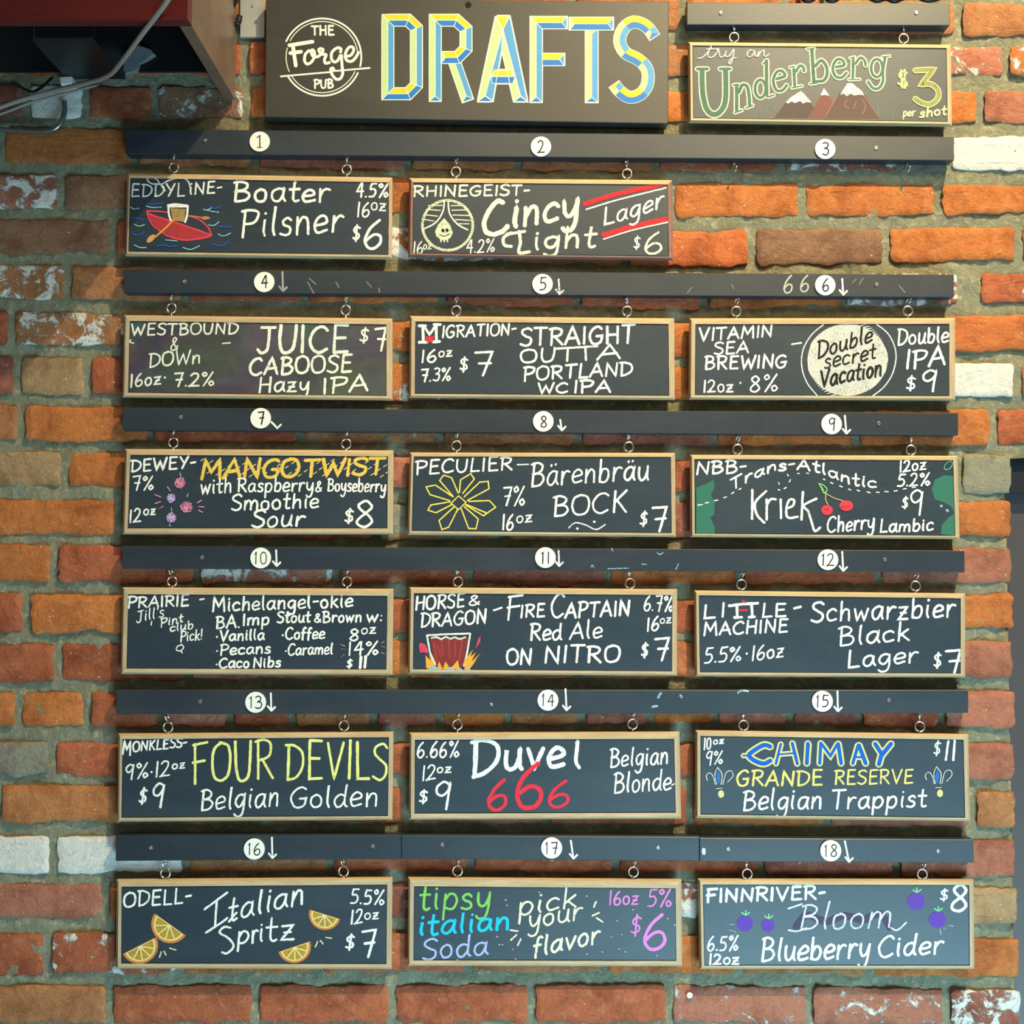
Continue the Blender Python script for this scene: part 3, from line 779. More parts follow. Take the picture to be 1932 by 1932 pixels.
# ------------------------------------------------------------------ handwriting
GL = {
'A':(7,'L0,0 3.6,10 7,0|L1.3,3.4 6,3.8'),'B':(6.3,'L1,10 1,0|C-.2,9.4 2.5,10 5,8.6 4.4,6.3 1.2,5.2 1.2,5.2 4.6,5 6.2,2.8 4.6,.5 1,0'),
'C':(6.4,'C6.2,8.6 4.6,10 2,9 .2,5.4 1,1.6 3.4,0 6.4,1.4'),'D':(6.8,'L1,9.8 1.2,0|C-.2,9.8 3,9.8 6.4,7.6 6.6,3.6 4.2,.8 1,0'),
'E':(5.8,'L1,10 1,0|L1,10 5.4,10|L1,5.3 4.8,5.4|L1,0 5.8,.2'),'F':(5.4,'L1,10 .9,-.2|L.4,9.8 5.6,10.3|L.2,5.2 4.6,5.6'),
'G':(6.8,'C6.2,8.8 4.6,10 2,8.8 .3,5 1.6,.8 4,0 6,1.4 6.4,4.6 6.4,4.6 3.8,4.4'),'H':(6.6,'L.8,10 .8,0|L6,10 6,0|L.8,5 6,5.3'),
'I':(1.8,'L1,10 1,0'),'J':(5.8,'L1,10 6,10.2|C4,10 4,10 4,4 3.4,1 1.6,0 .2,1.6'),'K':(6.2,'L1,10 1,0|L5.6,10 1,4.6|L2,5.6 6,0'),
'L':(5.2,'L1,10 .9,0 5.4,.2'),'M':(8.4,'L.6,0 1.2,10 4.2,3.4 7.2,10 8,0'),'N':(7,'L.8,0 1,10 6.2,0 6.4,10'),
'O':(7,'C3.6,10 .9,8.6 .2,5 1.2,1.2 3.6,0 6.2,1.4 7,5.2 6,8.8 3.6,10 2.8,9.9'),'P':(5.8,'L1,10 1,-.4|C-.2,9.6 3,10 5.8,8.8 5.4,6 3.6,4.9 1,4.6'),
'R':(6.4,'L1,10 1,0|C-.2,9.6 3,10 5.6,8.8 5.2,6.2 3.4,5.2 1.2,4.9|L2.4,5 6.4,0'),'S':(5.4,'C5.4,8.8 3.6,10 1,9 .8,7 2.8,5.4 5,4 5,1.4 2.8,0 .2,1'),
'T':(6.2,'L0,10 6.2,10.2|L3.1,10 3.1,0'),'U':(6.6,'C.6,10 .6,10 .7,4 1.8,.6 3.6,0 5.4,1.4 6,5 6.1,10'),'V':(6.6,'L.2,10 3.4,0 6.4,10'),
'W':(9,'L.2,10 2.4,0 4.6,7.4 6.8,0 9,10'),'Y':(6.2,'L.2,10 3,5|L6,10 2.2,0'),'Z':(6,'L.4,10 5.8,10 .3,0 6,.2'),
'a':(5.3,'C4.8,5.4 3,6.2 .9,4.8 .4,2 1.6,.2 3.2,.6 4.4,3 4.8,5.8 4.8,5.8 4.7,2 5.6,.2'),'b':(5.2,'L.8,10 .8,.2|C.8,3 2,5.6 4,5.8 5,3.4 4,.6 2.2,0 .8,.8'),
'c':(4.5,'C4.4,5 3,6 1,5 .3,2.6 1.6,.2 4.6,.9'),'d':(5.4,'C4.6,5 3,6 1,5 .3,2.6 1.4,.2 3.2,.6 4.6,3|C4.8,10 4.8,10 4.6,2 5.6,.1'),
'e':(4.6,'C.6,2.8 4.2,3.6 4.4,5.2 2.8,6.2 1,5 .3,2.6 1.4,.2 4.8,1'),'f':(3.6,'C4,9.2 3,10 1.8,8.8 1.6,4 1.4,-.6|L.2,5.6 3.6,5.8'),
'g':(5.2,'C4.6,5.4 3,6.2 .9,5 .5,2.4 1.8,.6 3.4,1.2 4.6,4|C4.7,6 4.7,6 4.8,0 4,-3.2 2,-4 .4,-2.8'),'h':(5.2,'L.8,10 .8,0|C.8,2.8 2.2,5.6 4,5.6 4.5,3 4.6,0'),
'i':(1.9,'C.9,6 .9,6 .8,2 1.4,.1|L.9,8.3 1,8.6'),'k':(5,'L.8,10 .8,0|L4.4,5.8 .9,2.6|L1.8,3.4 5,0'),'l':(2,'C.9,10 .9,10 .8,3 1.6,.1'),
'm':(8,'L.6,6 .6,0|C.6,3 2,5.8 3.6,5.4 4,3 4,0|C4,3 5.4,5.8 7,5.4 7.5,3 7.6,0'),'n':(5.2,'L.7,6 .8,0|C.8,2.8 2.4,5.8 4.1,5.4 4.5,3 4.7,0'),
'o':(4.9,'C2.6,6 .9,5 .4,2.8 1.2,.6 2.6,0 4.2,1 4.6,3.2 4,5.2 2.6,6 2.2,5.9'),'p':(5.2,'L.7,6 .7,-4|C.7,3 2,5.8 4,5.8 5,3.4 4,.6 2.2,0 .7,1'),
'r':(4,'L.7,6 .8,0|C.8,3 1.8,5.2 3,6 4.2,5.6'),'s':(3.9,'C3.8,5.2 2.4,6.1 .8,5 1.4,3.6 3.4,2.6 3.6,.8 2,0 .2,.6'),
't':(3.6,'C1.8,9.4 1.8,9.4 1.7,2 2.4,.1 3.8,.6|L0,6 3.8,6.2'),'u':(5.2,'C.6,6 .6,6 .6,2 1.8,.1 3.6,1 4.6,4|C4.6,6 4.6,6 4.6,1.6 5.4,.1'),
'v':(4.8,'L.3,6 2.4,0 4.8,6'),'w':(6.8,'L.3,6 1.8,0 3.4,5 5,0 6.6,6'),
'y':(4.9,'C.5,6 .5,6 .8,2.6 2,1 3.6,2 4.6,5|C4.7,6 4.7,6 4.6,0 3.6,-3.4 1.6,-4 .4,-2.8'),'z':(4.8,'L.5,5.8 4.4,6 .4,0 4.8,.1|L1.2,3 3.8,3.1'),
'0':(5.4,'C2.8,10 .9,8.4 .5,5 1.1,1.4 2.8,0 4.6,1.6 5,5 4.4,8.8 2.8,10 2.2,9.8'),'1':(1.7,'L.9,10 .8,0'),
'2':(5.4,'C.4,8 1.8,9.8 4,9.2 4.4,6.6 2.6,3.2 .3,.2 .3,.2 5.4,.4'),'3':(4.8,'C.6,9.2 2.6,10 4.4,8.4 3.4,6 1.8,5.4 1.8,5.4 4.2,4.8 4.8,2.4 3,0 .2,.8'),
'4':(5.2,'L3.4,10 .4,3.8 5.2,4.2|L3.9,10 3.7,0'),'5':(5,'L5,10 1.4,9.8|C1.4,9.8 1.4,9.8 1,5.8 3.4,6 4.8,3.6 3.4,.6 .3,.2'),
'6':(5.2,'C4,10 1.6,7 .4,3 1.4,.3 3.4,.1 4.9,2 4.4,4.4 2.6,4.8 .7,2.8'),'7':(5.4,'L.4,9.6 5.2,10 3.2,-.2|L1.6,5 5.2,5.2'),
'8':(5,'C4.4,8.2 3,10 1,8.8 1.4,6.8 3.8,4.4 4.8,2 3,0 .8,1 .9,3 3.2,5.6 4.4,7.4 4.3,8.6'),'9':(5,'C4.4,9 2.6,10 .6,8.2 .8,5.8 2.4,5 4.2,6.8 4.6,9.2|C4.6,9.2 4.6,9.2 4.3,4 4,-.2'),
'%':(7.2,'L6.4,10.2 1.4,-.2|C1.7,10 .4,8.8 1.4,7.2 2.9,8.4 1.8,10|C5.8,3.4 4.5,2 5.6,.1 7.2,1.6 5.9,3.4'),
'$':(4.4,'C4,8 2.2,8.8 .6,7.4 1.2,5.6 3.4,4.4 3.6,2.4 2,1.4 .2,2.2|L2.3,10 2,0'),'&':(5.4,'C5.4,.4 2,6 1.4,8.6 2.6,10 4,8.6 2.6,6 .6,3.4 .6,1 2.4,0 4.4,1.4 5.2,3.6'),
'-':(3.4,'L.3,4.4 3.4,4.8'),'.':(1.2,'L.5,.2 .7,.5'),':':(1.4,'L.6,1 .7,1.3|L.6,5 .7,5.3'),'!':(1.6,'L1,10 .8,3|L.7,.2 .8,.5'),"'":(1,'L.6,10 .4,8'),
'*':(1.8,'L.8,3.6 1,4'),'ä':(5.3,'C4.8,5.4 3,6.2 .9,4.8 .4,2 1.6,.2 3.2,.6 4.4,3 4.8,5.8 4.8,5.8 4.7,2 5.6,.2|L1.8,8.6 1.9,9|L3.8,8.8 3.9,9.2'),
'I2':(5,'L.4,10 5,10.2|L2.7,10 2.5,0|L.2,0 4.8,.1'),
}
def parse(spec):
    out = []
    for st in spec.split('|'):
        pts = [tuple(float(q) for q in p.split(',')) for p in st[1:].split()]
        out.append((st[0], pts))
    return out
GLYPH = {k: (w, parse(s)) for k, (w, s) in GL.items()}

WHT = (.88, .88, .82); RDC = (.70, .035, .045); YEL = (.85, .70, .12); YLW = (.82, .80, .25); GLD = (.80, .52, .08)
BLU = (.02, .12, .62); TEA = (.30, .62, .64); ORG = (.80, .33, .05); PNK = (.78, .25, .42); LIL = (.58, .40, .72)
GRN = (.05, .38, .18); LGR = (.22, .60, .12); CYA = (.02, .55, .75); PER = (.42, .48, .88); MAG = (.72, .25, .66)
PUR = (.13, .065, .42); BRN = (.42, .27, .10); BLK = (.02, .02, .02); DRD = (.35, .03, .03)

class Ink:
    """writes on a board; coordinates are read off a zoomed view with origin (ox, oy) and scale s"""
    def __init__(s, obj, ox, oy, sc, depth=None):
        s.o, s.ox, s.oy, s.s = obj, ox, oy, sc
        s.d = PD if depth is None else depth
        s.clip = CLIP.get(obj.name)
        s.k = 0; s.r = random.Random(int(ox * 7 + oy))
    def p(s, x, y, k=None):
        x = x / s.s + s.ox; y = y / s.s + s.oy
        if s.clip:                                # chalk ends at the frame
            a, b, c, e = s.clip
            x = min(max(x, a[0] - .5), e[0] + 1.5)
            y = min(max(y, yat(a, e, x) - .5), yat(b, c, x) + .5)
        return P(x, y, s.d + (s.k if k is None else k) * 1.2e-5)
    def ribbon(s, g, pts, w, sm=True, jit=.14, closed=False, capped=True):
        if sm and len(pts) > 2: pts = smooth_pts(pts, 5, closed)
        q = [pts[0]]
        for a in pts[1:]:
            if math.hypot(a[0] - q[-1][0], a[1] - q[-1][1]) > .6: q.append(a)
        if closed: q.append(q[0])
        if len(q) < 2: q = [q[0], (q[0][0] + 1, q[0][1] + 1)]
        # add points on long straight runs so the edge can waver
        z = [q[0]]
        for a in q[1:]:
            L = math.hypot(a[0] - z[-1][0], a[1] - z[-1][1]); n = int(L / max(w * 1.3, 9))
            b0 = z[-1]
            for i in range(1, n + 1): z.append((b0[0] + (a[0] - b0[0]) * i / (n + 1), b0[1] + (a[1] - b0[1]) * i / (n + 1)))
            z.append(a)
        q = z; n = len(q); h = w * .47
        L = []; R = []
        for i in range(n):
            a = q[max(i - 1, 0)]; b = q[min(i + 1, n - 1)]
            if i in (0, n - 1) or True:
                d1 = (q[i][0] - a[0], q[i][1] - a[1]); d2 = (b[0] - q[i][0], b[1] - q[i][1])
                l1 = math.hypot(*d1) or 1; l2 = math.hypot(*d2) or 1
                if i == 0: d1 = d2; l1 = l2
                if i == n - 1: d2 = d1; l2 = l1
                n1 = (-d1[1] / l1, d1[0] / l1); n2 = (-d2[1] / l2, d2[0] / l2)
                m = (n1[0] + n2[0], n1[1] + n2[1]); ml = math.hypot(*m)
                if ml < .3: m = n1; ml = 1
                m = (m[0] / ml, m[1] / ml)
                c = max(.62, m[0] * n1[0] + m[1] * n1[1])
            hh = h / c * (1 + s.r.uniform(-jit, jit)); h2 = h / c * (1 + s.r.uniform(-jit, jit))
            L.append((q[i][0] + m[0] * hh, q[i][1] + m[1] * hh)); R.append((q[i][0] - m[0] * h2, q[i][1] - m[1] * h2))
        def cap(i, sgn):
            a = q[i]; b = q[i + 1] if i == 0 else q[i - 1]
            d = (a[0] - b[0], a[1] - b[1]); l = math.hypot(*d) or 1; d = (d[0] / l, d[1] / l); nn = (-d[1], d[0])
            return [(a[0] + h * (d[0] * math.cos(t) + nn[0] * math.sin(t)) * .9, a[1] + h * (d[1] * math.cos(t) + nn[1] * math.sin(t)) * .9) for t in (-.9, 0, .9)]
        kk = [s.k + .28 * t / n for t in range(n)]
        vs = [s.p(*v, k=u) for v, u in zip(L, kk)] + [s.p(*v, k=u) for v, u in zip(R, kk)]
        fs = [(i, n + i, n + i + 1, i + 1) for i in range(n - 1)]
        if not closed and capped:
            c0 = cap(0, -1); c1 = cap(n - 1, 1); b0 = len(vs)
            vs += [s.p(*v, k=kk[0]) for v in c0] + [s.p(*v, k=kk[-1]) for v in c1]
            fs += [(0, b0, b0 + 1, b0 + 2, n), (n - 1, 2 * n - 1, b0 + 3, b0 + 4, b0 + 5)]
        g.add(vs, fs)
        s.k += .3
    def emit(s, g, m, name='lettering', label=None):
        s.k += 1
        return g.build(name, m, s.o, label=label)
    def line(s, pts, w=12, c=WHT, sm=True, cover=.62, name='chalk_line', label=None, closed=False, jit=.14):
        g = G()
        if isinstance(pts[0][0], (tuple, list)):
            if name == 'chalk_line' and len(pts) > 1:
                for q in pts: s.line(q, w, c, sm, cover, name, label, closed, jit)
                return
            for q in pts: s.ribbon(g, q, w, sm, jit, closed)
        else: s.ribbon(g, pts, w, sm, jit, closed)
        return s.emit(g, chalk(c, cover), name, label)
    def poly(s, pts, c=WHT, cover=.5, name='chalk_fill', label=None, sm=False, bg=(.05, .06, .065)):
        g = G()
        ps = pts if isinstance(pts[0][0], (tuple, list)) else [pts]
        for q in ps:
            if sm: q = smooth_pts(q, 5, True)
            g = G()
            g.add([s.p(*v) for v in q], [tuple(range(len(q)))])
            o = s.emit(g, chalk(c, cover, bg), name, label)
        return o
    def oval(s, cx, cy, rx, ry, n=26, rot=0, a0=0, a1=2 * math.pi, jit=0):
        out = []
        for k in range(n):
            t = a0 + (a1 - a0) * k / (n if a1 - a0 > 6.28 else n - 1)
            x = rx * math.cos(t) * (1 + s.r.uniform(-jit, jit)); y = ry * math.sin(t)
            out.append((cx + x * math.cos(rot) - y * math.sin(rot), cy + x * math.sin(rot) + y * math.cos(rot)))
        return out
    def text(s, t, base, h, w=13, c=WHT, sl=.08, cover=.66, label=None, space=3.6, gap=1.5, m=None, name='lettering'):
        """base: list of (x, y) baseline points from left end to right end"""
        tot = 0; adv = []
        for ch in t:
            adv.append(tot)
            tot += space if ch == ' ' else GLYPH[ch][0] + gap
        tot -= gap
        X0, X1 = base[0][0], base[-1][0]
        k = (X1 - X0 - max(0, sl) * h * .8) / tot
        def at(x):
            for i in range(len(base) - 1):
                if x <= base[i + 1][0] or i == len(base) - 2:
                    a, b = base[i], base[i + 1]
                    sl_ = (b[1] - a[1]) / (b[0] - a[0])
                    return a[1] + sl_ * (x - a[0]), sl_
        g = G()
        for ch, ax in zip(t, adv):
            if ch == ' ': continue
            gw, strokes = GLYPH[ch]
            hj = h / 10 * (1 + s.r.uniform(-.05, .05)); dy = s.r.uniform(-.02, .02) * h; rot = s.r.uniform(-.03, .03)
            for kind, pts in strokes:
                q = []
                for (gx, gy) in pts:
                    gx += s.r.uniform(-.12, .12); gy += s.r.uniform(-.12, .12)
                    x = X0 + (ax + gx) * k + gy * (sl + rot) * hj
                    yb, slope = at(X0 + (ax + gw / 2) * k)
                    y = yb + dy + slope * (x - (X0 + (ax + gw / 2) * k)) - gy * hj
                    q.append((x, y))
                s.ribbon(g, q, w * s.r.uniform(.9, 1.12), kind == 'C')
        return s.emit(g, m or chalk(c, cover), name, label)
def T(i, t, x0, y0, x1, y1, h, w=13, c=WHT, **k): return i.text(t, [(x0, y0), (x1, y1)], h, w, c, **k)
def arr(p, q, k=12):
    return [[p, q], [(q[0] - k * .8, q[1] - k), q], [(q[0] + k * .8, q[1] - k * .8), q]]

# ---- header sign
i = Ink(sign, 480, 0, 2.415, SD + .00012)
BEV = {'t': paint((.80, .55, .02)), 'l': paint((.48, .62, .30)), 'r': paint((.08, .31, .62)), 'b': paint((.008, .17, .54))}
PAPER = paint((.72, .78, .68))
def bevel_path(ink, pts, hw, closed=False, rcol=None):
    n = len(pts)
    offs = []
    for k in range(n):
        a = pts[k - 1] if (k > 0 or closed) else None
        b = pts[(k + 1) % n] if (k < n - 1 or closed) else None
        def nr(u, v):
            d = (v[0] - u[0], v[1] - u[1]); l = math.hypot(*d); return (-d[1] / l, d[0] / l)
        if a is None: nn = nr(pts[k], b); c = 1
        elif b is None: nn = nr(a, pts[k]); c = 1
        else:
            n1, n2 = nr(a, pts[k]), nr(pts[k], b); m = (n1[0] + n2[0], n1[1] + n2[1]); l = math.hypot(*m); nn = (m[0] / l, m[1] / l); c = max(.5, nn[0] * n1[0] + nn[1] * n1[1])
        offs.append((nn[0] * hw / c, nn[1] * hw / c))
    faces = {'t': [], 'l': [], 'r': [], 'b': []}; edges = []
    rng = n if closed else n - 1
    core = list(pts)
    ext = {}
    if not closed:
        for e, nb in ((0, 1), (n - 1, n - 2)):
            d = (pts[e][0] - pts[nb][0], pts[e][1] - pts[nb][1]); l = math.hypot(*d)
            core[e] = (pts[e][0] - d[0] / l * hw * .8, pts[e][1] - d[1] / l * hw * .8)
            ext[e] = (d[0] / l, d[1] / l)
    def cls(nx, ny):
        if abs(ny) > abs(nx) * .95: return 't' if ny < 0 else 'b'
        return 'l' if nx < 0 else 'r'
    for k in range(rng):
        j = (k + 1) % n
        for sgn in (1, -1):
            A, Bp = pts[k], pts[j]
            oa = (A[0] + sgn * offs[k][0], A[1] + sgn * offs[k][1]); ob = (Bp[0] + sgn * offs[j][0], Bp[1] + sgn * offs[j][1])
            d = (Bp[0] - A[0], Bp[1] - A[1]); l = math.hypot(*d); nx, ny = -d[1] / l * sgn, d[0] / l * sgn
            faces[cls(nx, ny)].append([core[k], core[j], ob, oa])
            edges.append([oa, ob])
        edges.append([core[k], core[j]])
        if closed or k > 0: edges.append([(pts[k][0] + offs[k][0], pts[k][1] + offs[k][1]), (pts[k][0] - offs[k][0], pts[k][1] - offs[k][1])])
    for e, d in ext.items():
        a = (pts[e][0] + offs[e][0], pts[e][1] + offs[e][1]); b = (pts[e][0] - offs[e][0], pts[e][1] - offs[e][1])
        faces[cls(*d)].append([a, b, core[e]]); edges += [[a, b], [a, core[e]], [b, core[e]]]
    return faces, edges
def draw_bevel(ink, paths, hw, name='sign_letter', radial=True):
    allf = {'t': [], 'l': [], 'r': [], 'b': []}; outer = []; inner = []
    for pts, closed in paths:
        f, e = bevel_path(ink, pts, hw, closed)
        for k in allf: allf[k] += f[k]
        inner += e
    # a pale edge underneath, a little wider than the letter
    g = G()
    for pts, closed in paths:
        q = list(pts)
        if not closed:
            for e, nb in ((0, 1), (len(q) - 1, len(q) - 2)):
                dx, dy = q[e][0] - q[nb][0], q[e][1] - q[nb][1]; l = math.hypot(dx, dy)
                q[e] = (q[e][0] + dx / l * 4.5, q[e][1] + dy / l * 4.5)
        ink.ribbon(g, q, hw * 2 + 9, False, .01, closed, False)
    ink.k += .5
    for pts, closed in paths:
        f, e = bevel_path(ink, pts, hw, closed)
        for k, key in enumerate('tlrb'):
            for q in f[key]:
                g.add([ink.p(*v) for v in q], [tuple(range(len(q)))], k + 1); ink.k += .06
        if radial:
            for q in e: ink.ribbon(g, q, 3.2, False, .2, False, False); ink.k -= .22
        ink.k += .5
    g.build(name, [PAPER, BEV['t'], BEV['l'], BEV['r'], BEV['b']], ink.o)
def facet_letter(ink, facets):
    g = G()
    for key, q in facets: ink.ribbon(g, q, 11, False, .03, True); ink.k -= .22
    ink.k += .5
    for key, q in facets:
        g.add([ink.p(*v) for v in q], [tuple(range(len(q)))], 1 + 'tlrb'.index(key)); ink.k += .06
    for key, q in facets: ink.ribbon(g, q, 3, False, .2, True); ink.k -= .22
    ink.k += .5
    g.build('sign_letter', [PAPER, BEV['t'], BEV['l'], BEV['r'], BEV['b']], ink.o)
draw_bevel(i, [([(608,92),(700,92),(738,128),(738,388),(700,427),(608,427)], True)], 27)
draw_bevel(i, [([(905,262),(972,458)], False), ([(824,460),(824,92),(920,92),(964,132),(964,222),(924,262),(850,262)], False)], 27)
facet_letter(i, [('t',[(1104,73),(1160,73),(1132,135)]),('l',[(1100,74),(1130,135),(1052,436),(1018,460)]),('r',[(1132,138),(1137,165),(1086,458),(1052,436)]),('b',[(1018,462),(1086,462),(1052,438)]),
 ('l',[(1131,140),(1212,438),(1182,460),(1126,215)]),('r',[(1163,74),(1244,462),(1213,436),(1133,135)]),('b',[(1182,462),(1244,463),(1213,440)]),('t',[(1092,319),(1162,319),(1186,346),(1080,346)]),('b',[(1079,349),(1188,349),(1177,380),(1084,380)])])
draw_bevel(i, [([(1290,271),(1412,271)], False), ([(1284,465),(1284,103),(1424,103)], False)], 28)
draw_bevel(i, [([(1537,130),(1537,466)], False), ([(1436,108),(1634,108)], False)], 29)
SP = smooth_pts([(1822,168),(1785,120),(1728,100),(1682,130),(1664,188),(1690,240),(1750,272),(1790,318),(1790,385),(1758,430),(1708,443),(1664,415),(1640,385)], 3)
draw_bevel(i, [(SP, False)], 27, radial=False)
j = Ink(sign, 500, 20, 8.78, SD + .00012)
cream = paint((.88, .86, .76))
def pl_line(ink, pts, w, name='lettering', sm=True, closed=False, m=None):
    g = G()
    for q in (pts if isinstance(pts[0][0], (tuple, list)) else [pts]): ink.ribbon(g, q, w, sm, .04, closed)
    ink.k += 1
    return g.build(name, m or cream, ink.o)
pl_line(j, [j.oval(945,770,650,640,24,0,-2.72,.24), j.oval(945,770,650,640,24,0,.42,2.62)], 30, 'emblem_ring')
pl_line(j, [j.oval(945,770,595,590,24,0,-2.66,-.16), j.oval(945,770,595,590,24,0,.42,2.6), j.oval(945,770,595,590,8,0,2.72,3.4)], 16, 'emblem_ring')
pl_line(j, [(260,1090),(1080,1018)], 30, 'underline', False); pl_line(j, [(1160,1000),(1735,950)], 30, 'underline', False)
j.text('THE', [(775,400),(1140,405)], 145, 34, m=cream, sl=0); j.text('PUB', [(815,1285),(1125,1280)], 138, 34, m=cream, sl=0)
pl_line(j, [[(400,575),(790,515)],[(460,570),(510,915)],[(415,705),(600,680)]], 66)
pl_line(j, [[(735,660),(670,720),(655,830),(700,885),(770,850),(820,760),(815,680),(785,650),(765,690),(800,760),(880,760),(940,700),(960,650),(930,630),(890,650),(930,720),(1010,730),(985,810),(1000,870),(1070,860)],
   [(1250,690),(1255,630),(1190,620),(1110,690),(1100,790),(1140,850),(1200,830),(1250,740)],[(1265,740),(1275,900),(1285,1050),(1240,1130),(1170,1130),(1100,1040),(1090,970),(1120,950),(1140,985),(1100,1010)],
   [(1320,760),(1420,740),(1470,650),(1440,600),(1380,620),(1330,720),(1350,820),(1430,840),(1500,780),(1550,690)]], 50)

def outlined(ink, strokes, fill, edge, ew=16, fc=.45, name='lettering', label=None):
    g = G(); g2 = G()
    for pts, w, sm in strokes:
        ink.ribbon(g, pts, w + 2 * ew, sm, .02)
    ink.emit(g, chalk(edge, .8), name, label)
    for pts, w, sm in strokes: ink.ribbon(g2, pts, w - 8, sm, .02)
    return ink.emit(g2, chalk(fill, fc), name)

# ---- board with the mountains
i = Ink(B[0], 1300, 80, 7.43); U = 1783
GD = (.10, .19, .13)
i.poly([(1350,850),(1560,690),(1715,850),(1810,1060),(1190,1060)], (.28,.17,.13), .22, 'drawing')
i.poly([(U-10,870),(U+100,680),(U+200,780),(U+330,1060),(U-120,1060)], (.48,.17,.13), .3, 'drawing')
i.poly([(U+300,740),(U+470,580),(U+690,740),(U+880,1065),(U+120,1065)], (.32,.17,.13), .28, 'drawing')
i.poly([(1350,842),(1440,760),(1570,680),(1640,750),(1715,842),(1640,835),(1600,858),(1560,820),(1480,850),(1440,825),(1390,855)], WHT, .55, 'drawing')
i.poly([(U+60,742),(U+108,640),(U+185,748),(U+120,735)], WHT, .6, 'drawing')
i.poly([(U+335,735),(U+400,630),(U+440,570),(U+500,570),(U+640,680),(U+672,742),(U+600,730),(U+540,745),(U+480,720),(U+430,752),(U+380,715)], WHT, .52, 'drawing')
i.line([[(930,1030),(960,980),(990,1000)],[(1050,940),(1090,930),(1080,1000)],[(1140,910),(1180,900),(1190,970)],[(U+860,880),(U+870,1040)],[(U+930,930),(U+920,1020)],[(U+1080,950),(U+1070,1040)]], 16, (.35,.5,.36), cover=.25)
i.line([[(U+300,740),(U+180,950),(U+130,1050)],[(U+660,740),(U+880,1040)],[(U+430,800),(U+400,880),(U+470,930)],[(U+560,830),(U+520,940)],[(U+640,790),(U+690,900),(U+650,1000)]], 10, (.66,.36,.28), cover=.4)
st = [
 [((182,395),(192,700),(245,930),(350,1012),(455,950),(512,790),(512,395)),86,True],[((112,372),(262,372)),52,False],[((432,372),(580,372)),52,False],
 [((668,600),(668,950)),62,False],[((640,985),(742,950)),34,False],[((620,600),(700,592)),34,False],[((700,700),(745,600),(815,620),(842,760),(850,885)),58,True],[((795,920),(895,882)),34,False],
 [((1085,255),(1088,740)),62,False],[((1040,300),(1100,262)),34,False],[((1100,768),(1190,738)),34,False],[tuple(i.oval(1000,650,74,125,14,0,-.6,5.6)),52,True],
 [((1225,512),(1345,470),(1300,400),(1225,420),(1180,540),(1225,670),(1310,670),(1370,600)),52,True],
 [((1468,370),(1482,612)),54,False],[((1440,638),(1585,610)),30,False],[((1410,352),(1480,335)),30,False],[((1500,410),(1550,330),(1600,345),(1612,405)),50,True],
 [((1722,100),(1750,560)),62,False],[((1650,98),(1760,84)),30,False],[((1692,582),(1790,570)),30,False],[((1775,330),(1850,255),(1922,330),(1935,450),(1885,535),(1780,548)),56,True],
 [((U+275,345),(U+392,318),(U+360,245),(U+285,245),(U+232,350),(U+262,465),(U+350,495),(U+425,425)),50,True],
 [((U+520,230),(U+512,500)),50,False],[((U+450,522),(U+612,518)),26,False],[((U+470,222),(U+540,205)),26,False],[((U+550,300),(U+620,215),(U+680,260),(U+692,325)),48,True],
 [tuple(i.oval(U+850,360,80,125,14,0,-.6,5.6)),50,True],[((U+965,215),(U+935,400),(U+935,540),(U+885,635),(U+800,645),(U+725,550)),50,True],[((U+925,205),(U+1030,192)),28,False],
]
lets = [st[0:3], st[3:8], st[8:12], st[12:13], st[13:17], st[17:21], st[21:22], st[22:26], st[26:29]]
for L in lets: outlined(i, [(list(a), b_, c_) for a, b_, c_ in L], GD, (.74, .80, .58), 14, .62)
outlined(i, [([(U+1385,392),(U+1385,392),(U+1640,380),(U+1640,380),(U+1475,590),(U+1475,590),(U+1600,585),(U+1705,670),(U+1700,790),(U+1600,868),(U+1480,850),(U+1385,790)],72,True)], (.30,.31,.12), (.70,.70,.36), 9, .6, label='yellow-green price digit')
i.line([[(U+1270,430),(U+1200,410),(U+1165,470),(U+1240,540),(U+1275,590),(U+1220,620),(U+1150,570)],[(U+1190,390),(U+1205,640)],[(U+1240,385),(U+1240,640)]], 34, (.70,.72,.32), cover=.55, name='lettering')
T(i,'per',U+1215,1035,U+1390,1030,105,20,(.80,.78,.40)); T(i,'shot',U+1450,1050,U+1825,1010,120,26,(.80,.78,.40))
i.line([[(125,222),(180,215),(260,140),(315,50),(270,140),(270,200),(330,205),(400,130),(415,90),(385,95),(420,130),(440,205),(500,180),(520,120)],[(245,95),(360,90)],[(520,120),(510,190),(560,190),(615,110),(630,110),(610,230),(580,300),(555,290),(590,235),(670,212)]], 15, WHT, name='lettering')
i.line([[(905,120),(850,110),(815,160),(830,200),(880,190),(925,120),(920,180),(950,190),(985,130),(965,200),(1000,140),(1050,110),(1050,180),(1080,195),(1125,160)]], 15, WHT, name='lettering')

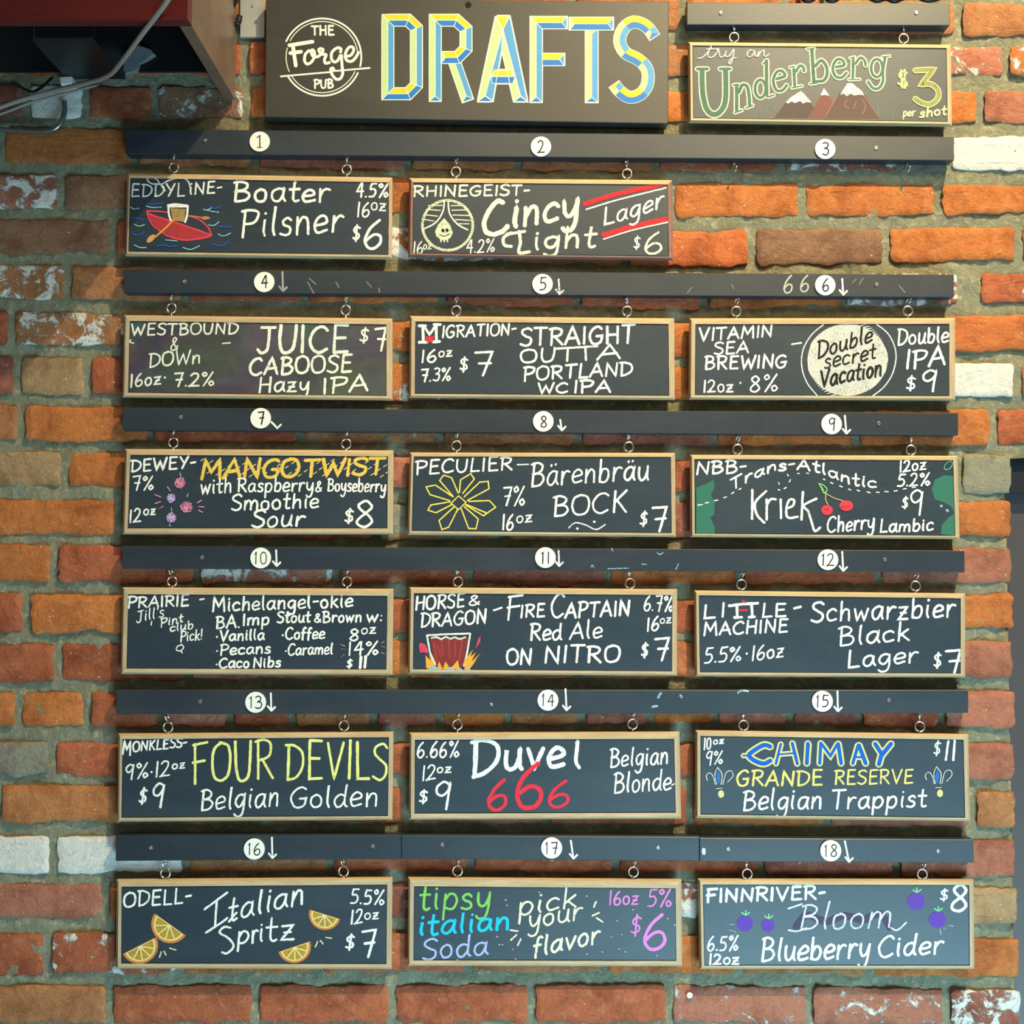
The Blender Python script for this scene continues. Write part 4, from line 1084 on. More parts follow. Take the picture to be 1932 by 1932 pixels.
# ---- 1
i = Ink(B[1], 220, 240, 3.578)
T(i,'EDDYL',95,468,462,466,84,11,(.70,.76,.76)); T(i,'iNE-',490,455,712,440,80,12)
i.line([(497,405),(480,362),(430,342),(350,360),(300,384),(240,382),(207,355),(225,340),(270,352),(305,400),(330,430)], 9, (.75,.80,.80))
T(i,'Boater',785,503,1440,503,140,18); T(i,'Pilsner',835,742,1530,708,185,18)
T(i,'4.5%',1615,470,1835,472,92,13); T(i,'16',1622,605,1710,605,98,12); T(i,'oz',1715,558,1820,562,80,11); T(i,'$',1592,770,1648,770,108,14); T(i,'6',1662,815,1800,815,190,18)
i.poly([(212,572),(300,612),(420,650),(560,690),(642,728),(590,748),(480,762),(385,748),(290,692),(232,632)], (.50,.04,.05), .55, 'drawing', label='red chalk rowboat')
i.line([[(205,565),(280,568),(345,575)],[(205,565),(215,610),(250,665),(330,725),(400,752),(480,762),(600,745),(640,730)],[(490,600),(560,625),(620,680),(640,735)],[(212,585),(300,612),(420,650),(640,728)]], 11, (.82,.06,.10), cover=.7)
i.line([[(490,597),(570,608)]], 8, (.60,.22,.12)); i.poly(i.oval(600,613,30,12), (.55,.22,.12), .6, 'drawing')
i.poly([(362,545),(466,552),(455,640),(380,630)], BRN, .62, 'drawing', label='tan chalk beer'); i.line([[(350,530),(352,580),(365,628)],[(480,530),(476,590),(462,640)],[(345,528),(400,520),(480,530)],[(360,535),(470,535)]], 15, WHT, cover=.75)
i.line([(388,620),(330,680),(262,740)], 13, ORG, cover=.8); i.poly(i.oval(232,752,36,18,20,-.75), (.62,.36,.12), .8, 'drawing')
i.line([[(95,540),(120,552),(155,545)],[(198,530),(240,542),(300,540)],[(585,555),(630,565),(690,575)],[(620,660),(660,662),(690,638)],[(120,655),(150,668),(188,658)],[(685,720),(720,735),(770,715)],[(118,795),(160,812),(200,812)],[(448,812),(500,825),(560,800)],[(330,760),(410,768)],[(610,560),(640,545)]], 7, TEA, cover=.6)
i.line([[(205,512),(250,520),(310,512)],[(630,535),(660,548),(700,535)],[(95,610),(140,615),(190,628)],[(690,670),(770,675)],[(108,715),(140,730),(188,708)],[(268,802),(330,795),(350,805),(412,800)],[(648,790),(710,800),(755,768)]], 8, BLU, cover=.6)
# ---- 2
i = Ink(B[2], 740, 240, 3.513); CR = (.86,.86,.68)
T(i,'RHINEGEIST-',138,460,910,449,68,13,CR)
i.line(i.oval(367,650,167,165,30), 19, (.66,.68,.48), cover=.55, closed=True, name='emblem')
i.line([[(345,490),(335,560),(290,630),(215,672)],[(372,490),(380,570),(430,640),(500,680)]], 11, CR, name='emblem')
i.line([[(240,520),(330,518)],[(228,545),(320,552)],[(215,580),(300,590)],[(205,610),(275,622)],[(390,520),(470,518)],[(395,550),(490,548)],[(402,582),(510,585)],[(420,612),(515,618)],[(440,640),(510,640)]], 8, (.66,.68,.50), name='emblem')
i.poly([(345,602),(385,650),(402,700),(385,735),(372,740),(368,768),(355,742),(345,768),(335,742),(322,768),(315,740),(290,720),(284,690),(305,645)], (.66,.70,.50), .62, 'emblem', label='chalk skull drop')
i.line([[(335,680),(338,690)],[(362,678),(364,688)]], 20, BLK, cover=.9, name='emblem'); i.line([(315,712),(345,722),(378,708)], 6, BLK, cover=.8, name='emblem')
i.line([(735,500),(700,490),(650,540),(612,620),(620,690),(670,710),(730,690),(765,655)], 34, CR, cover=.72, name='lettering')
T(i,'incy',790,670,1240,600,200,30,CR,sl=.1)
T(i,'ight',935,812,1350,792,132,20,CR,sl=.1); i.line([[(790,700),(740,730),(742,780),(790,790)],[(840,690),(850,760),(840,830),(910,825)],[(760,710),(880,690)]], 22, CR, name='lettering')
i.line([[(1275,510),(1500,440),(1820,372)]], 34, RDC, cover=.62, name='stripe', label='red chalk stripe'); i.line([[(1285,545),(1500,480),(1815,402)]], 11, WHT, name='stripe')
i.line([[(1398,715),(1600,655),(1835,605)]], 34, RDC, cover=.62, name='stripe', label='red chalk stripe'); i.line([[(1400,742),(1600,680),(1835,628)]], 10, WHT, name='stripe')
i.text('Lager', [(1398,650),(1600,600),(1800,525)], 115, 14)
T(i,'4.2%',490,835,680,825,85,10); T(i,'16',138,840,205,838,78,9,CR); T(i,'oz',205,810,262,806,50,7,CR); T(i,'$',1598,812,1645,812,88,10); T(i,'6',1665,840,1795,830,145,15,CR,cover=.55)
# ---- 4
i = Ink(B[4], 220, 500, 3.578); CW = (.84,.84,.72)
T(i,'WESTBOUND',95,474,820,464,74,12,CW); T(i,'&',362,578,415,575,85,11,CW); T(i,'DOWn',215,690,568,660,90,12,CW); T(i,'16oz',92,825,300,800,85,13,CW,sl=.05); T(i,'*',315,790,335,790,80,14,CW); T(i,'7.2%',380,820,660,815,90,13,CW)
i.line([[(715,530),(768,525)],[(95,505),(90,520),(115,528)]], 9, CW)
T(i,'JUICE',945,595,1565,590,180,22,CW,sl=.05); T(i,'CABOOSE',895,745,1590,720,112,18,CW); T(i,'Hazy',955,860,1300,850,100,15,CW); T(i,'IPA',1385,868,1700,845,105,17,CW)
T(i,'$',1640,528,1705,528,105,13,CW); T(i,'7',1740,575,1822,575,155,15,CW,sl=.03)
# ---- 5
i = Ink(B[5], 750, 500, 3.578)
i.line([[(170,410),(175,520)],[(262,405),(262,520)],[(145,410),(190,410)],[(245,402),(290,402)],[(145,522),(200,520)],[(240,520),(285,516)]], 20, WHT, sm=False, name='lettering'); i.line([(178,412),(215,470),(258,410)], 18, WHT, sm=False, name='lettering')
i.poly([(188,480),(215,485),(245,478),(240,520),(195,522)], RDC, .8, 'chalk_fill', label='red chalk patch')
T(i,'IGRATION-',298,492,800,468,78,13); T(i,'16',160,660,262,655,85,13); T(i,'oz',275,622,370,615,62,11); T(i,'7.3%',155,785,360,780,85,13)
T(i,'$',418,720,480,722,105,13); T(i,'7',505,745,640,745,155,17)
T(i,'STRAIGHT',828,545,1600,524,116,18,sl=.04); T(i,'OU',828,660,1065,650,90,17); T(i,'A',1345,640,1510,630,95,17)
i.line([[(1070,565),(1350,548)],[(1150,562),(1145,648)],[(1268,555),(1272,642)]], 16, WHT, sm=False, name='lettering')
T(i,'PORTLAND',848,780,1585,742,90,16); T(i,'WC',945,865,1150,860,68,14); T(i,'IPA',1185,862,1440,858,80,16)
# ---- 6
i = Ink(B[6], 1280, 500, 3.578)
T(i,'VITAMIN',135,512,635,482,80,14); T(i,'SEA',240,605,475,592,80,14); T(i,'BREWING',175,705,730,690,85,15); T(i,'12oz',168,860,370,855,80,12,sl=.04); T(i,'*',405,830,430,830,90,14); T(i,'8%',478,855,670,850,105,12)
i.line([(765,535),(830,525)], 12)
i.poly(i.oval(1140,640,272,243,40,0,jit=.015), (.62,.62,.57), .58, 'chalk_moon', label='white chalk disc')
g = G()
for k in range(34):
    y = 420 + k * 13.2; hw_ = 262 * math.sqrt(max(.02, 1 - ((y - 640) / 243) ** 2))
    i.ribbon(g, [(1140 - hw_ + 10, y + 26), (1140, y - 4 + i.r.uniform(-6, 6)), (1140 + hw_ - 10, y - 34)], 6, True)
i.emit(g, chalk((.80,.80,.74), .42, (.30,.31,.31)), 'chalk_moon')
i.line([[(980,402),(900,470),(842,570),(832,680),(865,790),(935,880)],[(1330,395),(1420,470),(1468,590),(1450,720),(1390,820),(1310,885)]], 8, WHT, name='chalk_ring')
i.text('Double', [(935,632),(1310,515)], 110, 15, BLK, cover=.95, label='black lettering rubbed into the white disc'); i.text('secret', [(985,700),(1335,630)], 105, 14, BLK, cover=.95); i.text('Vacation', [(955,825),(1375,745)], 115, 17, BLK, cover=.95)
T(i,'Double',1475,540,1825,520,105,15); T(i,'IPA',1530,702,1805,670,120,18); T(i,'$',1538,850,1605,850,100,13); T(i,'9',1635,855,1745,850,140,16)
# ---- 7
i = Ink(B[7], 210, 760, 3.513)
T(i,'DEWEY-',125,458,560,430,76,14); T(i,'7%',135,580,280,575,90,12); T(i,'12',118,792,200,785,85,12); T(i,'oz',212,745,295,740,60,10)
T(i,'MANGO',590,505,1245,490,122,24,GLD,cover=.80,sl=.12,label='gold striped chalk capitals',gap=1.0); T(i,'TWIST',1272,492,1812,470,108,22,GLD,cover=.80,sl=.12,label='gold striped chalk capitals',gap=1.0)
g = G()
for k in range(62):
    x = 590 + k * 20.2 + i.r.uniform(-4, 4); 
    if 1240 < x < 1275: continue
    y = 375 + ((k * 41) % 110)
    i.ribbon(g, [(x, y + 10), (x + 22, y - 5)], 5, False)
tag(i.emit(g, chalk((.86,.76,.40), .7), 'lettering', 'pale stripes across the gold capitals'), kind='stuff')
T(i,'with',590,608,800,590,100,13); T(i,'Raspberry',835,590,1340,585,90,13); T(i,'&',1352,590,1395,588,65,12); T(i,'Boyseberry',1432,585,1820,592,85,12)
T(i,'Smoothie',795,715,1375,695,100,15); T(i,'Sour',930,825,1285,815,110,16,sl=.15); T(i,'$',1545,798,1608,798,100,14); T(i,'8',1608,825,1740,825,165,17)
for (x, y, r, c_) in ((455,530,42,PNK),(395,632,34,LIL),(497,690,46,PNK),(398,760,38,LIL)):
    i.poly(i.oval(x,y,r*.9,r*.85,20,jit=.06), tuple(q*.55 for q in c_), .35, 'drawing', label='pink chalk berry')
    lp = []
    for q in range(5):
        an = q * 2.5 + x; ro = r * (.62 - .07 * q)
        lp += i.oval(x + r*.38*math.cos(an), y + r*.38*math.sin(an), ro*.8, ro*.66, 8, an)
    i.line(lp, 6, c_, cover=.6, name='drawing')
i.line([[(455,458),(460,488)],[(372,556),(390,585)],[(510,602),(500,625)],[(398,695),(400,718)],[(385,800),(388,818)]], 6, (.6,.6,.62), cover=.5)
i.line([[(288,608),(328,625)],[(290,668),(325,655)],[(320,702),(342,685)],[(570,662),(598,645)],[(580,688),(615,690)],[(578,712),(605,725)]], 8, PNK, cover=.6)
# ---- 8
i = Ink(B[8], 750, 760, 3.578)
T(i,'PECULIER',122,482,775,452,88,14); i.line([(808,418),(885,415)], 9)
pet = [[(410,610),(365,505),(310,488),(285,525),(375,632)],[(418,605),(425,520),(495,478),(518,515),(440,612)],[(450,635),(555,535),(612,530),(618,580),(470,660)],[(480,665),(620,660),(662,705),(605,745),(460,685)],
 [(450,700),(545,785),(530,850),(480,848),(430,715)],[(408,715),(345,840),(300,855),(280,795),(385,700)],[(365,688),(260,742),(205,725),(225,690),(355,668)],[(352,660),(220,620),(192,568),(255,555),(375,635)],[(460,690),(580,762),(605,745)]]
i.line(pet, 9, YEL, sm=False, cover=.7, name='drawing', label='yellow chalk star flower'); i.line([(412,628),(462,672),(412,722),(362,678),(412,628)], 8, YEL, sm=False, cover=.7, name='drawing')
i.text('Bärenbräu', [(895,570),(1150,545),(1700,520)], 150, 15); T(i,'BOCK',1045,765,1555,735,140,16)
T(i,'7%',700,692,862,690,125,12); T(i,'16',705,858,785,855,105,14); T(i,'oz',800,812,910,800,72,11)
T(i,'$',1635,835,1690,832,100,13); T(i,'7',1705,865,1820,862,155,16)
i.line([(1155,845),(1200,810),(1270,825),(1340,855),(1402,822)], 9); i.line([[(1212,848),(1216,850)],[(1326,802),(1330,804)]], 17)
# ---- 9
i = Ink(B[9], 1280, 760, 3.513); GR2 = (.03,.26,.14)
i.poly([(120,560),(180,540),(235,510),(240,560),(215,610),(240,660),(238,740),(210,760),(240,820),(240,870),(190,885),(118,880)], GR2, .42, 'drawing', label='green chalk coastline', bg=(.05,.075,.095))
i.poly([(1830,485),(1760,480),(1700,510),(1678,570),(1700,640),(1760,660),(1810,690),(1845,740),(1845,485)], GR2, .42, 'drawing', label='green chalk coastline', bg=(.05,.075,.095))
i.poly([(1845,730),(1790,760),(1745,810),(1740,870),(1845,880)], GR2, .42, 'drawing', bg=(.05,.075,.095)); i.line(i.oval(1790,415,34,20,14,-.8), 7, (.12,.50,.34), closed=True, cover=.5, name='drawing')
i.line([[(1740,682),(1745,686)],[(1778,712),(1786,716)]], 18, (.35,.5,.55), cover=.5)
T(i,'NBB-',115,477,450,458,84,15,sl=.12)
i.text('Trans-Atlantic', [(345,582),(480,512),(620,455),(760,440),(900,452),(1010,490),(1150,545),(1310,562)], 72, 14, sl=.02)
i.line([[(128,678),(160,674)],[(178,664),(200,660)],[(238,648),(262,645)],[(300,630),(318,622)],[(352,602),(368,592)],[(400,575),(415,568)],[(960,505),(972,510)],[(1008,528),(1025,535)],[(1068,550),(1085,558)],[(1128,572),(1142,578)],[(1185,578),(1200,585)],[(1250,590),(1270,596)],[(1312,592),(1330,594)],[(1368,588),(1390,590)],[(1430,585),(1450,582)],[(1490,572),(1510,568)],[(1548,562),(1570,560)],[(660,575),(672,578)],[(700,570),(715,560)],[(735,525),(742,510)],[(728,485),(722,475)],[(668,540),(664,528)],[(790,468),(800,468)],[(850,465),(862,468)]], 8, WHT, sm=False)
i.line([[(490,575),(488,770)],[(582,585),(510,660),(520,740),(570,795)],[(585,640),(585,775)],[(585,680),(610,640),(645,640)],[(678,640),(680,765)],[(715,700),(760,680),(765,645),(735,645),(715,700),(725,760),(790,755)],[(825,590),(815,775)],[(915,635),(830,680),(860,720),(885,800),(905,850),(940,825)]], 17, WHT, name='lettering')
i.text('Cherry', [(985,860),(1300,835)], 100, 14); i.text('Lambic', [(1332,858),(1690,845)], 82, 14)
T(i,'12oz',1465,460,1640,440,72,12,sl=.03); T(i,'5.2%',1450,555,1668,545,82,12); T(i,'$',1482,705,1525,700,85,11); T(i,'9',1528,738,1625,740,155,15)
i.line([[(978,605),(975,640),(990,675)],[(978,600),(1030,630),(1100,652)]], 7, (.50,.40,.16), cover=.8); i.line([(930,535),(945,560),(965,600),(985,575),(960,545),(930,535)], 7, (.25,.62,.22), cover=.8); i.line([(945,550),(975,600)], 5, (.25,.62,.22))
i.poly([i.oval(985,710,38,34,20), i.oval(1112,682,46,36,20)], (.75,.05,.08), .62, 'drawing', label='red chalk cherries')
i.line([[(965,705),(995,712)],[(1080,690),(1130,688)]], 6, (.30,.02,.03))
# ---- 10 (the mascot drawing is left out)
i = Ink(B[10], 210, 1020, 3.513)
T(i,'PRAIRIE',108,445,515,430,72,13); T(i,'-',580,428,615,425,80,12,gap=0)
i.text("Jill's", [(165,545),(350,502)], 74, 9); i.text('Pint', [(325,574),(475,538)], 56, 9); i.text('club', [(388,604),(545,582)], 52, 9); i.text('Pick!', [(455,670),(605,655)], 66, 10)
i.line([(268,535),(264,560)], 8); i.line([(470,690),(440,700),(432,725),(460,730),(480,705),(462,688)], 8); i.line([(462,728),(470,745)], 8)
T(i,'Michelangel-okie',668,470,1600,438,92,14,sl=.04); T(i,'BA.',690,582,855,575,78,14); T(i,'Imp',868,562,1048,555,72,14); T(i,'Stout',1098,545,1320,540,72,13); T(i,'&',1345,540,1390,540,58,11); T(i,'Brown',1400,542,1660,538,72,13); T(i,'w:',1690,538,1800,535,75,13)
T(i,'*Vanilla',690,668,1015,655,72,13); T(i,'*Pecans',690,760,1055,745,70,13); T(i,'*Caco',690,845,915,840,66,13); T(i,'Nibs',938,843,1122,835,66,13)
T(i,'*Coffee',1128,655,1415,650,75,13); T(i,'*Caramel',1148,760,1468,750,72,12)
T(i,'8',1575,662,1640,660,78,12); T(i,'oz',1655,620,1755,612,60,10); T(i,'14%',1568,762,1770,752,88,13); T(i,'$',1560,848,1600,845,62,11); T(i,'11',1640,845,1695,840,72,19,gap=1.0)
i.line([[(1520,688),(1548,700)],[(1525,718),(1550,722)],[(1522,770),(1545,755)],[(1790,680),(1808,668)],[(1790,700),(1812,705)],[(1785,740),(1810,750)]], 6, (.50,.28,.24), cover=.5)
# ---- 11
i = Ink(B[11], 750, 1020, 3.513)
T(i,'HORSE',118,460,445,438,88,14); T(i,'&',470,430,545,425,62,12); T(i,'DRAGON',150,575,590,545,88,14); T(i,'-',628,500,692,485,80,13,gap=0)
T(i,'F',720,520,825,515,155,15); T(i,'IRE',812,510,978,500,85,14); T(i,'C',1015,512,1105,505,150,15); T(i,'APTAIN',1110,512,1540,495,98,16)
T(i,'Red',875,660,1090,655,110,16); T(i,'Ale',1140,655,1358,645,110,15); T(i,'ON',720,820,890,820,105,18); T(i,'NITRO',970,810,1475,805,110,18)
T(i,'6.7%',1630,465,1828,468,100,12); T(i,'16',1650,602,1735,590,88,13); T(i,'oz',1738,548,1815,545,55,9); T(i,'$',1615,778,1665,775,100,13); T(i,'7',1690,792,1800,790,145,17)
i.poly([(215,640),(468,640),(440,800),(420,850),(255,850),(240,800)], (.24,.035,.035), .72, 'drawing', label='dark red chalk beer')
i.line([[(240,670),(262,800)],[(290,655),(300,760)],[(340,660),(345,780)],[(385,650),(380,770)],[(430,655),(410,790)],[(265,690),(285,770)]], 8, (.45,.06,.05), cover=.6)
i.line([[(195,628),(215,740),(250,820)],[(482,618),(462,740),(440,830)],[(195,628),(330,620),(482,616)]], 13, (.74,.75,.72), sm=False, cover=.7, name='drawing')
i.line([[(225,645),(260,640),(290,652),(320,638),(350,650),(380,640),(410,652),(450,640)]], 12, (.74,.74,.70), cover=.6, name='drawing')
i.poly([[(140,690),(158,675),(185,690),(205,730),(195,750),(175,738),(150,745)],[(535,650),(550,632),(548,670),(515,720)]], (.74,.06,.14), .7, 'drawing', label='red chalk flames', sm=False)
i.poly([[(185,760),(215,790),(250,850),(190,845)],[(205,745),(235,800),(262,850),(235,850)],[(262,850),(275,800),(300,852)],[(300,852),(318,800),(350,852)],[(350,852),(400,790),(412,852)],[(440,852),(470,780),(520,740),(490,800),(552,745),(500,810),(528,782),(480,850)],[(440,800),(500,720),(480,780),(445,840)]], (.82,.38,.05), .75, 'drawing', label='orange chalk flames')
i.poly([[(180,858),(240,830),(300,858)],[(300,858),(360,835),(380,858)],[(385,858),(410,842),(440,858)],[(440,858),(470,838),(485,858)]], (.25,.50,.66), .7, 'drawing', label='blue chalk flame base')
# ---- 12
i = Ink(B[12], 1290, 1020, 3.513); IC = (.84,.90,.88)
T(i,'LI',125,515,275,505,90,15,IC,gap=2.4); T(i,'LE',515,508,680,500,85,15,IC); T(i,'-',725,488,778,478,85,15,IC,gap=0)
i.line([[(300,432),(392,420)],[(352,430),(355,508)],[(400,420),(492,415)],[(448,418),(455,505)],[(335,510),(385,508)],[(432,508),(470,505)]], 19, IC, sm=False, name='lettering')
i.line([[(390,400),(410,408)],[(370,462),(420,460)]], 15, RDC, name='chalk_line', label='small red chalk marks')
T(i,'MACHINE',130,630,690,605,85,15,IC); T(i,'5.5%',135,812,380,795,95,12,IC); T(i,'*',408,780,430,780,85,14,IC); T(i,'16oz',450,795,665,768,90,12,IC)
T(i,'Schwarzbier',845,540,1800,505,132,16,IC); T(i,'Black',1025,700,1500,660,120,15,IC); T(i,'Lager',1080,840,1552,805,110,15,IC); T(i,'$',1655,848,1712,845,100,13,IC); T(i,'7',1728,878,1838,875,145,18,IC,sl=.03)
# ---- 13
i = Ink(B[13], 200, 1290, 3.45)
T(i,'M',105,460,165,468,92,12); T(i,'ONKLESS-',172,442,525,410,62,12); T(i,'9%*12',122,625,418,600,100,12); T(i,'oz',428,558,515,548,55,10); T(i,'$',212,785,268,782,110,13); T(i,'9',290,808,380,800,155,15)
T(i,'FOUR',562,645,1090,615,250,19,YLW,sl=.02,label='tall yellow chalk capitals'); T(i,'DEVILS',1165,620,1830,622,238,19,YLW,sl=.02,label='tall yellow chalk capitals')
T(i,'Belgian',610,825,1130,795,135,14,sl=.1); T(i,'Golden',1195,810,1775,795,140,14,sl=.1)
# ---- 14
i = Ink(B[14], 750, 1290, 3.45)
T(i,'6.66%',125,480,402,478,100,12); T(i,'12',158,632,250,618,95,12); T(i,'oz',255,580,350,575,58,10); T(i,'$',140,780,200,778,95,13); T(i,'9',235,820,345,815,170,17)
T(i,'D',470,610,660,580,220,30,(.84,.90,.90)); T(i,'uve',690,560,1090,545,215,28,(.84,.90,.90)); T(i,'l',1120,550,1215,546,168,24,(.84,.90,.90))
T(i,'6',580,820,720,815,185,24,(.76,.04,.07),cover=.75,label='red chalk digit'); T(i,'6',755,810,960,808,290,28,(.76,.04,.07),cover=.75,label='red chalk digit'); T(i,'6',970,805,1125,800,170,24,(.76,.04,.07),cover=.75,label='red chalk digit')
T(i,'Belgian',1380,545,1765,520,115,13); T(i,'Blonde',1405,712,1785,690,125,13); i.line([(1785,660),(1810,648)], 9)
# ---- 15
i = Ink(B[15], 1290, 1290, 3.45); GE = (.70,.62,.28); CBL = (.01,.13,.55)
T(i,'10',130,428,180,425,75,10,IC); T(i,'oz',190,395,262,388,45,9,IC); T(i,'9%',140,530,255,520,85,10,IC)
cst = {'C':[([(565,410),(520,400),(450,440),(425,468),(460,500),(520,520),(565,500)],38,True),([(385,468),(430,468)],20,False)],
 'H':[([(632,392),(600,522)],26,False),([(706,386),(740,522)],30,False),([(622,460),(715,452)],20,False)],'I':[([(810,395),(800,520)],34,False),([(808,388),(802,520)],34,False)],
 'M':[([(892,385),(885,520)],30,False),([(900,395),(955,470),(1000,392)],28,False),([(1005,390),(1025,520)],34,False)],
 'A':[([(1135,400),(1100,520)],30,False),([(1140,400),(1185,520)],36,False),([(1120,478),(1175,478)],22,False)],'Y':[([(1245,390),(1290,460)],36,False),([(1350,390),(1285,470),(1270,525)],38,False)]}
for ch, L in cst.items(): outlined(i, L, CBL, GE, 8, .9, label='blue capital with a gold edge')
i.text('GRANDE', [(340,665),(905,660)], 95, 15, (.80,.68,.22), label='gold chalk lettering'); i.text('RESERVE', [(978,655),(1495,645)], 88, 13, (.80,.68,.22), label='gold chalk lettering')
T(i,'Belgian',380,825,905,812,130,15,IC,sl=.12); T(i,'Trappist',955,815,1580,800,115,15,IC,sl=.1); T(i,'$',1625,470,1675,468,95,11,IC); T(i,'11',1695,500,1775,498,128,15,IC,gap=1.8)
for (x, y) in ((225, 0), (1650, -5)):
    i.line([[(x-70,y+630),(x-78,y+600),(x-60,y+580),(x-35,y+600),(x-20,y+655)],[(x+60,y+640),(x+95,y+600),(x+85,y+568),(x+50,y+580),(x+30,y+655)],[(x-5,y+545),(x-22,y+590),(x-12,y+655)],[(x-5,y+545),(x+25,y+590),(x+18,y+655)],[(x-12,y+682),(x+25,y+680)]], 6, (.62,.66,.66), name='emblem')
    i.poly([(x-2,y+560),(x+16,y+600),(x+8,y+650),(x-6,y+650),(x-14,y+600)], (.04,.16,.5), .7, 'emblem'); i.poly(i.oval(x+18,y+718,20,25,16), (.70,.62,.28), .7, 'emblem')
# ---- 16
i = Ink(B[16], 200, 1565, 3.45)
T(i,'ODELL-',112,505,555,478,95,14); i.text('talian', [(790,600),(1295,478)], 150, 16, sl=.12)
i.line([[(640,520),(790,410)],[(720,470),(710,630)],[(650,672),(760,600),(790,575)],[(800,600),(850,540)]], 15, WHT, name='lettering')
i.line([(810,640),(770,635),(740,670),(800,710),(830,760),(790,805),(755,800)], 15, WHT, name='lettering'); T(i,'p',850,745,935,735,125,15); T(i,'ri',945,738,1025,728,125,15); T(i,'tz',1040,725,1230,715,150,15)
T(i,'5.5%',1590,480,1812,492,92,12); T(i,'12',1592,618,1672,605,88,13); T(i,'oz',1680,585,1775,580,65,11); T(i,'$',1558,788,1620,785,105,14); T(i,'7',1648,830,1755,825,165,17)
def slice_(cx, cy, R, rot):
    def tr(q): return [(cx + x * math.cos(rot) - y * math.sin(rot), cy + x * math.sin(rot) + y * math.cos(rot)) for x, y in q]
    hp = lambda r, f=1: [(r * math.cos(t * math.pi / 12), f * r * .98 * math.sin(t * math.pi / 12)) for t in range(13)]
    i.poly(tr(hp(R)), (.62,.22,.05), .85, 'drawing', label='orange chalk citrus slice')
    i.poly(tr([(x, y + R * .02) for x, y in hp(R * .86)]), (.82,.62,.28), .85, 'drawing')
    i.poly(tr([(x, y + R * .06) for x, y in hp(R * .74)]), (.50,.30,.03), .6, 'drawing')
    i.line([tr([(0, R * .06), (R * .72 * math.cos(a), R * .06 + R * .7 * math.sin(a))]) for a in (.62, 1.25, 1.85, 2.5)] , 8, (.84,.72,.36), sm=False, name='drawing', cover=.75)
slice_(418,618,125,.62); slice_(218,755,122,-.47); slice_(1425,552,105,.30); slice_(1225,762,110,-.33)
i.line([[(348,832),(360,795)],[(378,792),(390,818)],[(415,772),(455,785)],[(1362,765),(1378,728)],[(1395,722),(1412,745)],[(1430,702),(1468,708)]], 9, (.82,.72,.42))
# ---- 17
i = Ink(B[17], 750, 1565, 3.45)
T(i,'tipsy',140,525,605,515,165,17,LGR,cover=.75,label='green chalk word'); T(i,'italian',135,690,735,650,130,19,CYA,cover=.78,label='cyan chalk word',sl=.12); T(i,'Soda',160,850,590,812,135,15,PER,cover=.7,label='periwinkle chalk word')
i.text('pick', [(785,560),(1170,500)], 130, 15, (.86,.84,.62), sl=.1); i.text('your', [(850,645),(1205,585)], 125, 15, (.86,.84,.62), sl=.1); i.text('flavor', [(880,830),(1320,735)], 125, 16, (.86,.84,.62), sl=.1)
T(i,'16oz',1375,490,1570,485,88,12,MAG,label='pink chalk lettering'); T(i,'5%',1625,500,1785,502,108,12,MAG); T(i,'$',1515,695,1590,690,145,13,MAG); T(i,'6',1590,785,1760,782,235,23,MAG,cover=.75)
i.line([[(1278,505),(1292,470)],[(1268,562),(1312,542)],[(1295,575),(1335,602)],[(735,655),(785,662)],[(738,720),(775,685)],[(782,755),(802,712)]], 12, (.86,.84,.62))
i.line([[(x,y),(x+6,y+5)] for x,y in ((700,455),(708,490),(645,695),(748,778),(1390,695),(1455,680))], 10, MAG, cover=.5)
i.line([[(x,y),(x+6,y+3)] for x,y in ((1228,432),(1425,592),(1755,578),(1800,620),(1230,808),(1480,795),(1440,775),(1685,820),(765,842),(388,848),(660,748),(680,748),(920,408),(1330,795),(1530,520))], 8, WHT, cover=.45)
# ---- 18
i = Ink(B[18], 1290, 1565, 3.45)
T(i,'FINNRIVER-',145,474,920,452,84,18,IC,sl=.06); T(i,'6.5%',152,790,355,785,90,12,IC); T(i,'12oz',165,880,360,875,68,13,IC,sl=.04); T(i,'$',1668,468,1725,465,85,12,IC); T(i,'8',1730,530,1850,528,165,19,IC)
for (x,y,r) in ((1512,468,58),(398,612,54),(548,625,44),(1652,588,56)):
    i.poly(i.oval(x,y,r,r*.95,24,-.3,jit=.02), PUR, .72, 'drawing', label='purple chalk blueberry')
    i.line([[(x-20,y-r-18),(x+5,y-r-2),(x+32,y-r-20)],[(x+5,y-r-30),(x+6,y-r)]], 8, (.25,.75,.35), cover=.75, name='drawing')
i.line([(730,640),(800,560),(930,600),(1050,560),(1160,590),(1280,550),(1340,640)], 46, (.12,.09,.28), cover=.25, name='chalk_smear')
i.text('Bloom', [(745,650),(1370,640)], 165, 13, (.74,.78,.82), sl=.22, cover=.6); i.line([[(680,515),(770,485)],[(682,655),(740,662),(800,640)],[(1350,640),(1390,655),(1448,605)]], 12, (.74,.78,.82), name='lettering')
i.text('Blueberry', [(500,860),(1215,835)], 145, 18, IC, sl=.12); i.text('Cider', [(1262,835),(1690,805)], 130, 18, IC, sl=.12)
i.line([[(285,615),(330,618)],[(292,650),(340,668)],[(322,690),(335,668)],[(1665,645),(1675,685)],[(1692,640),(1705,650)],[(1720,622),(1755,630)]], 7, (.45,.42,.72), cover=.5)

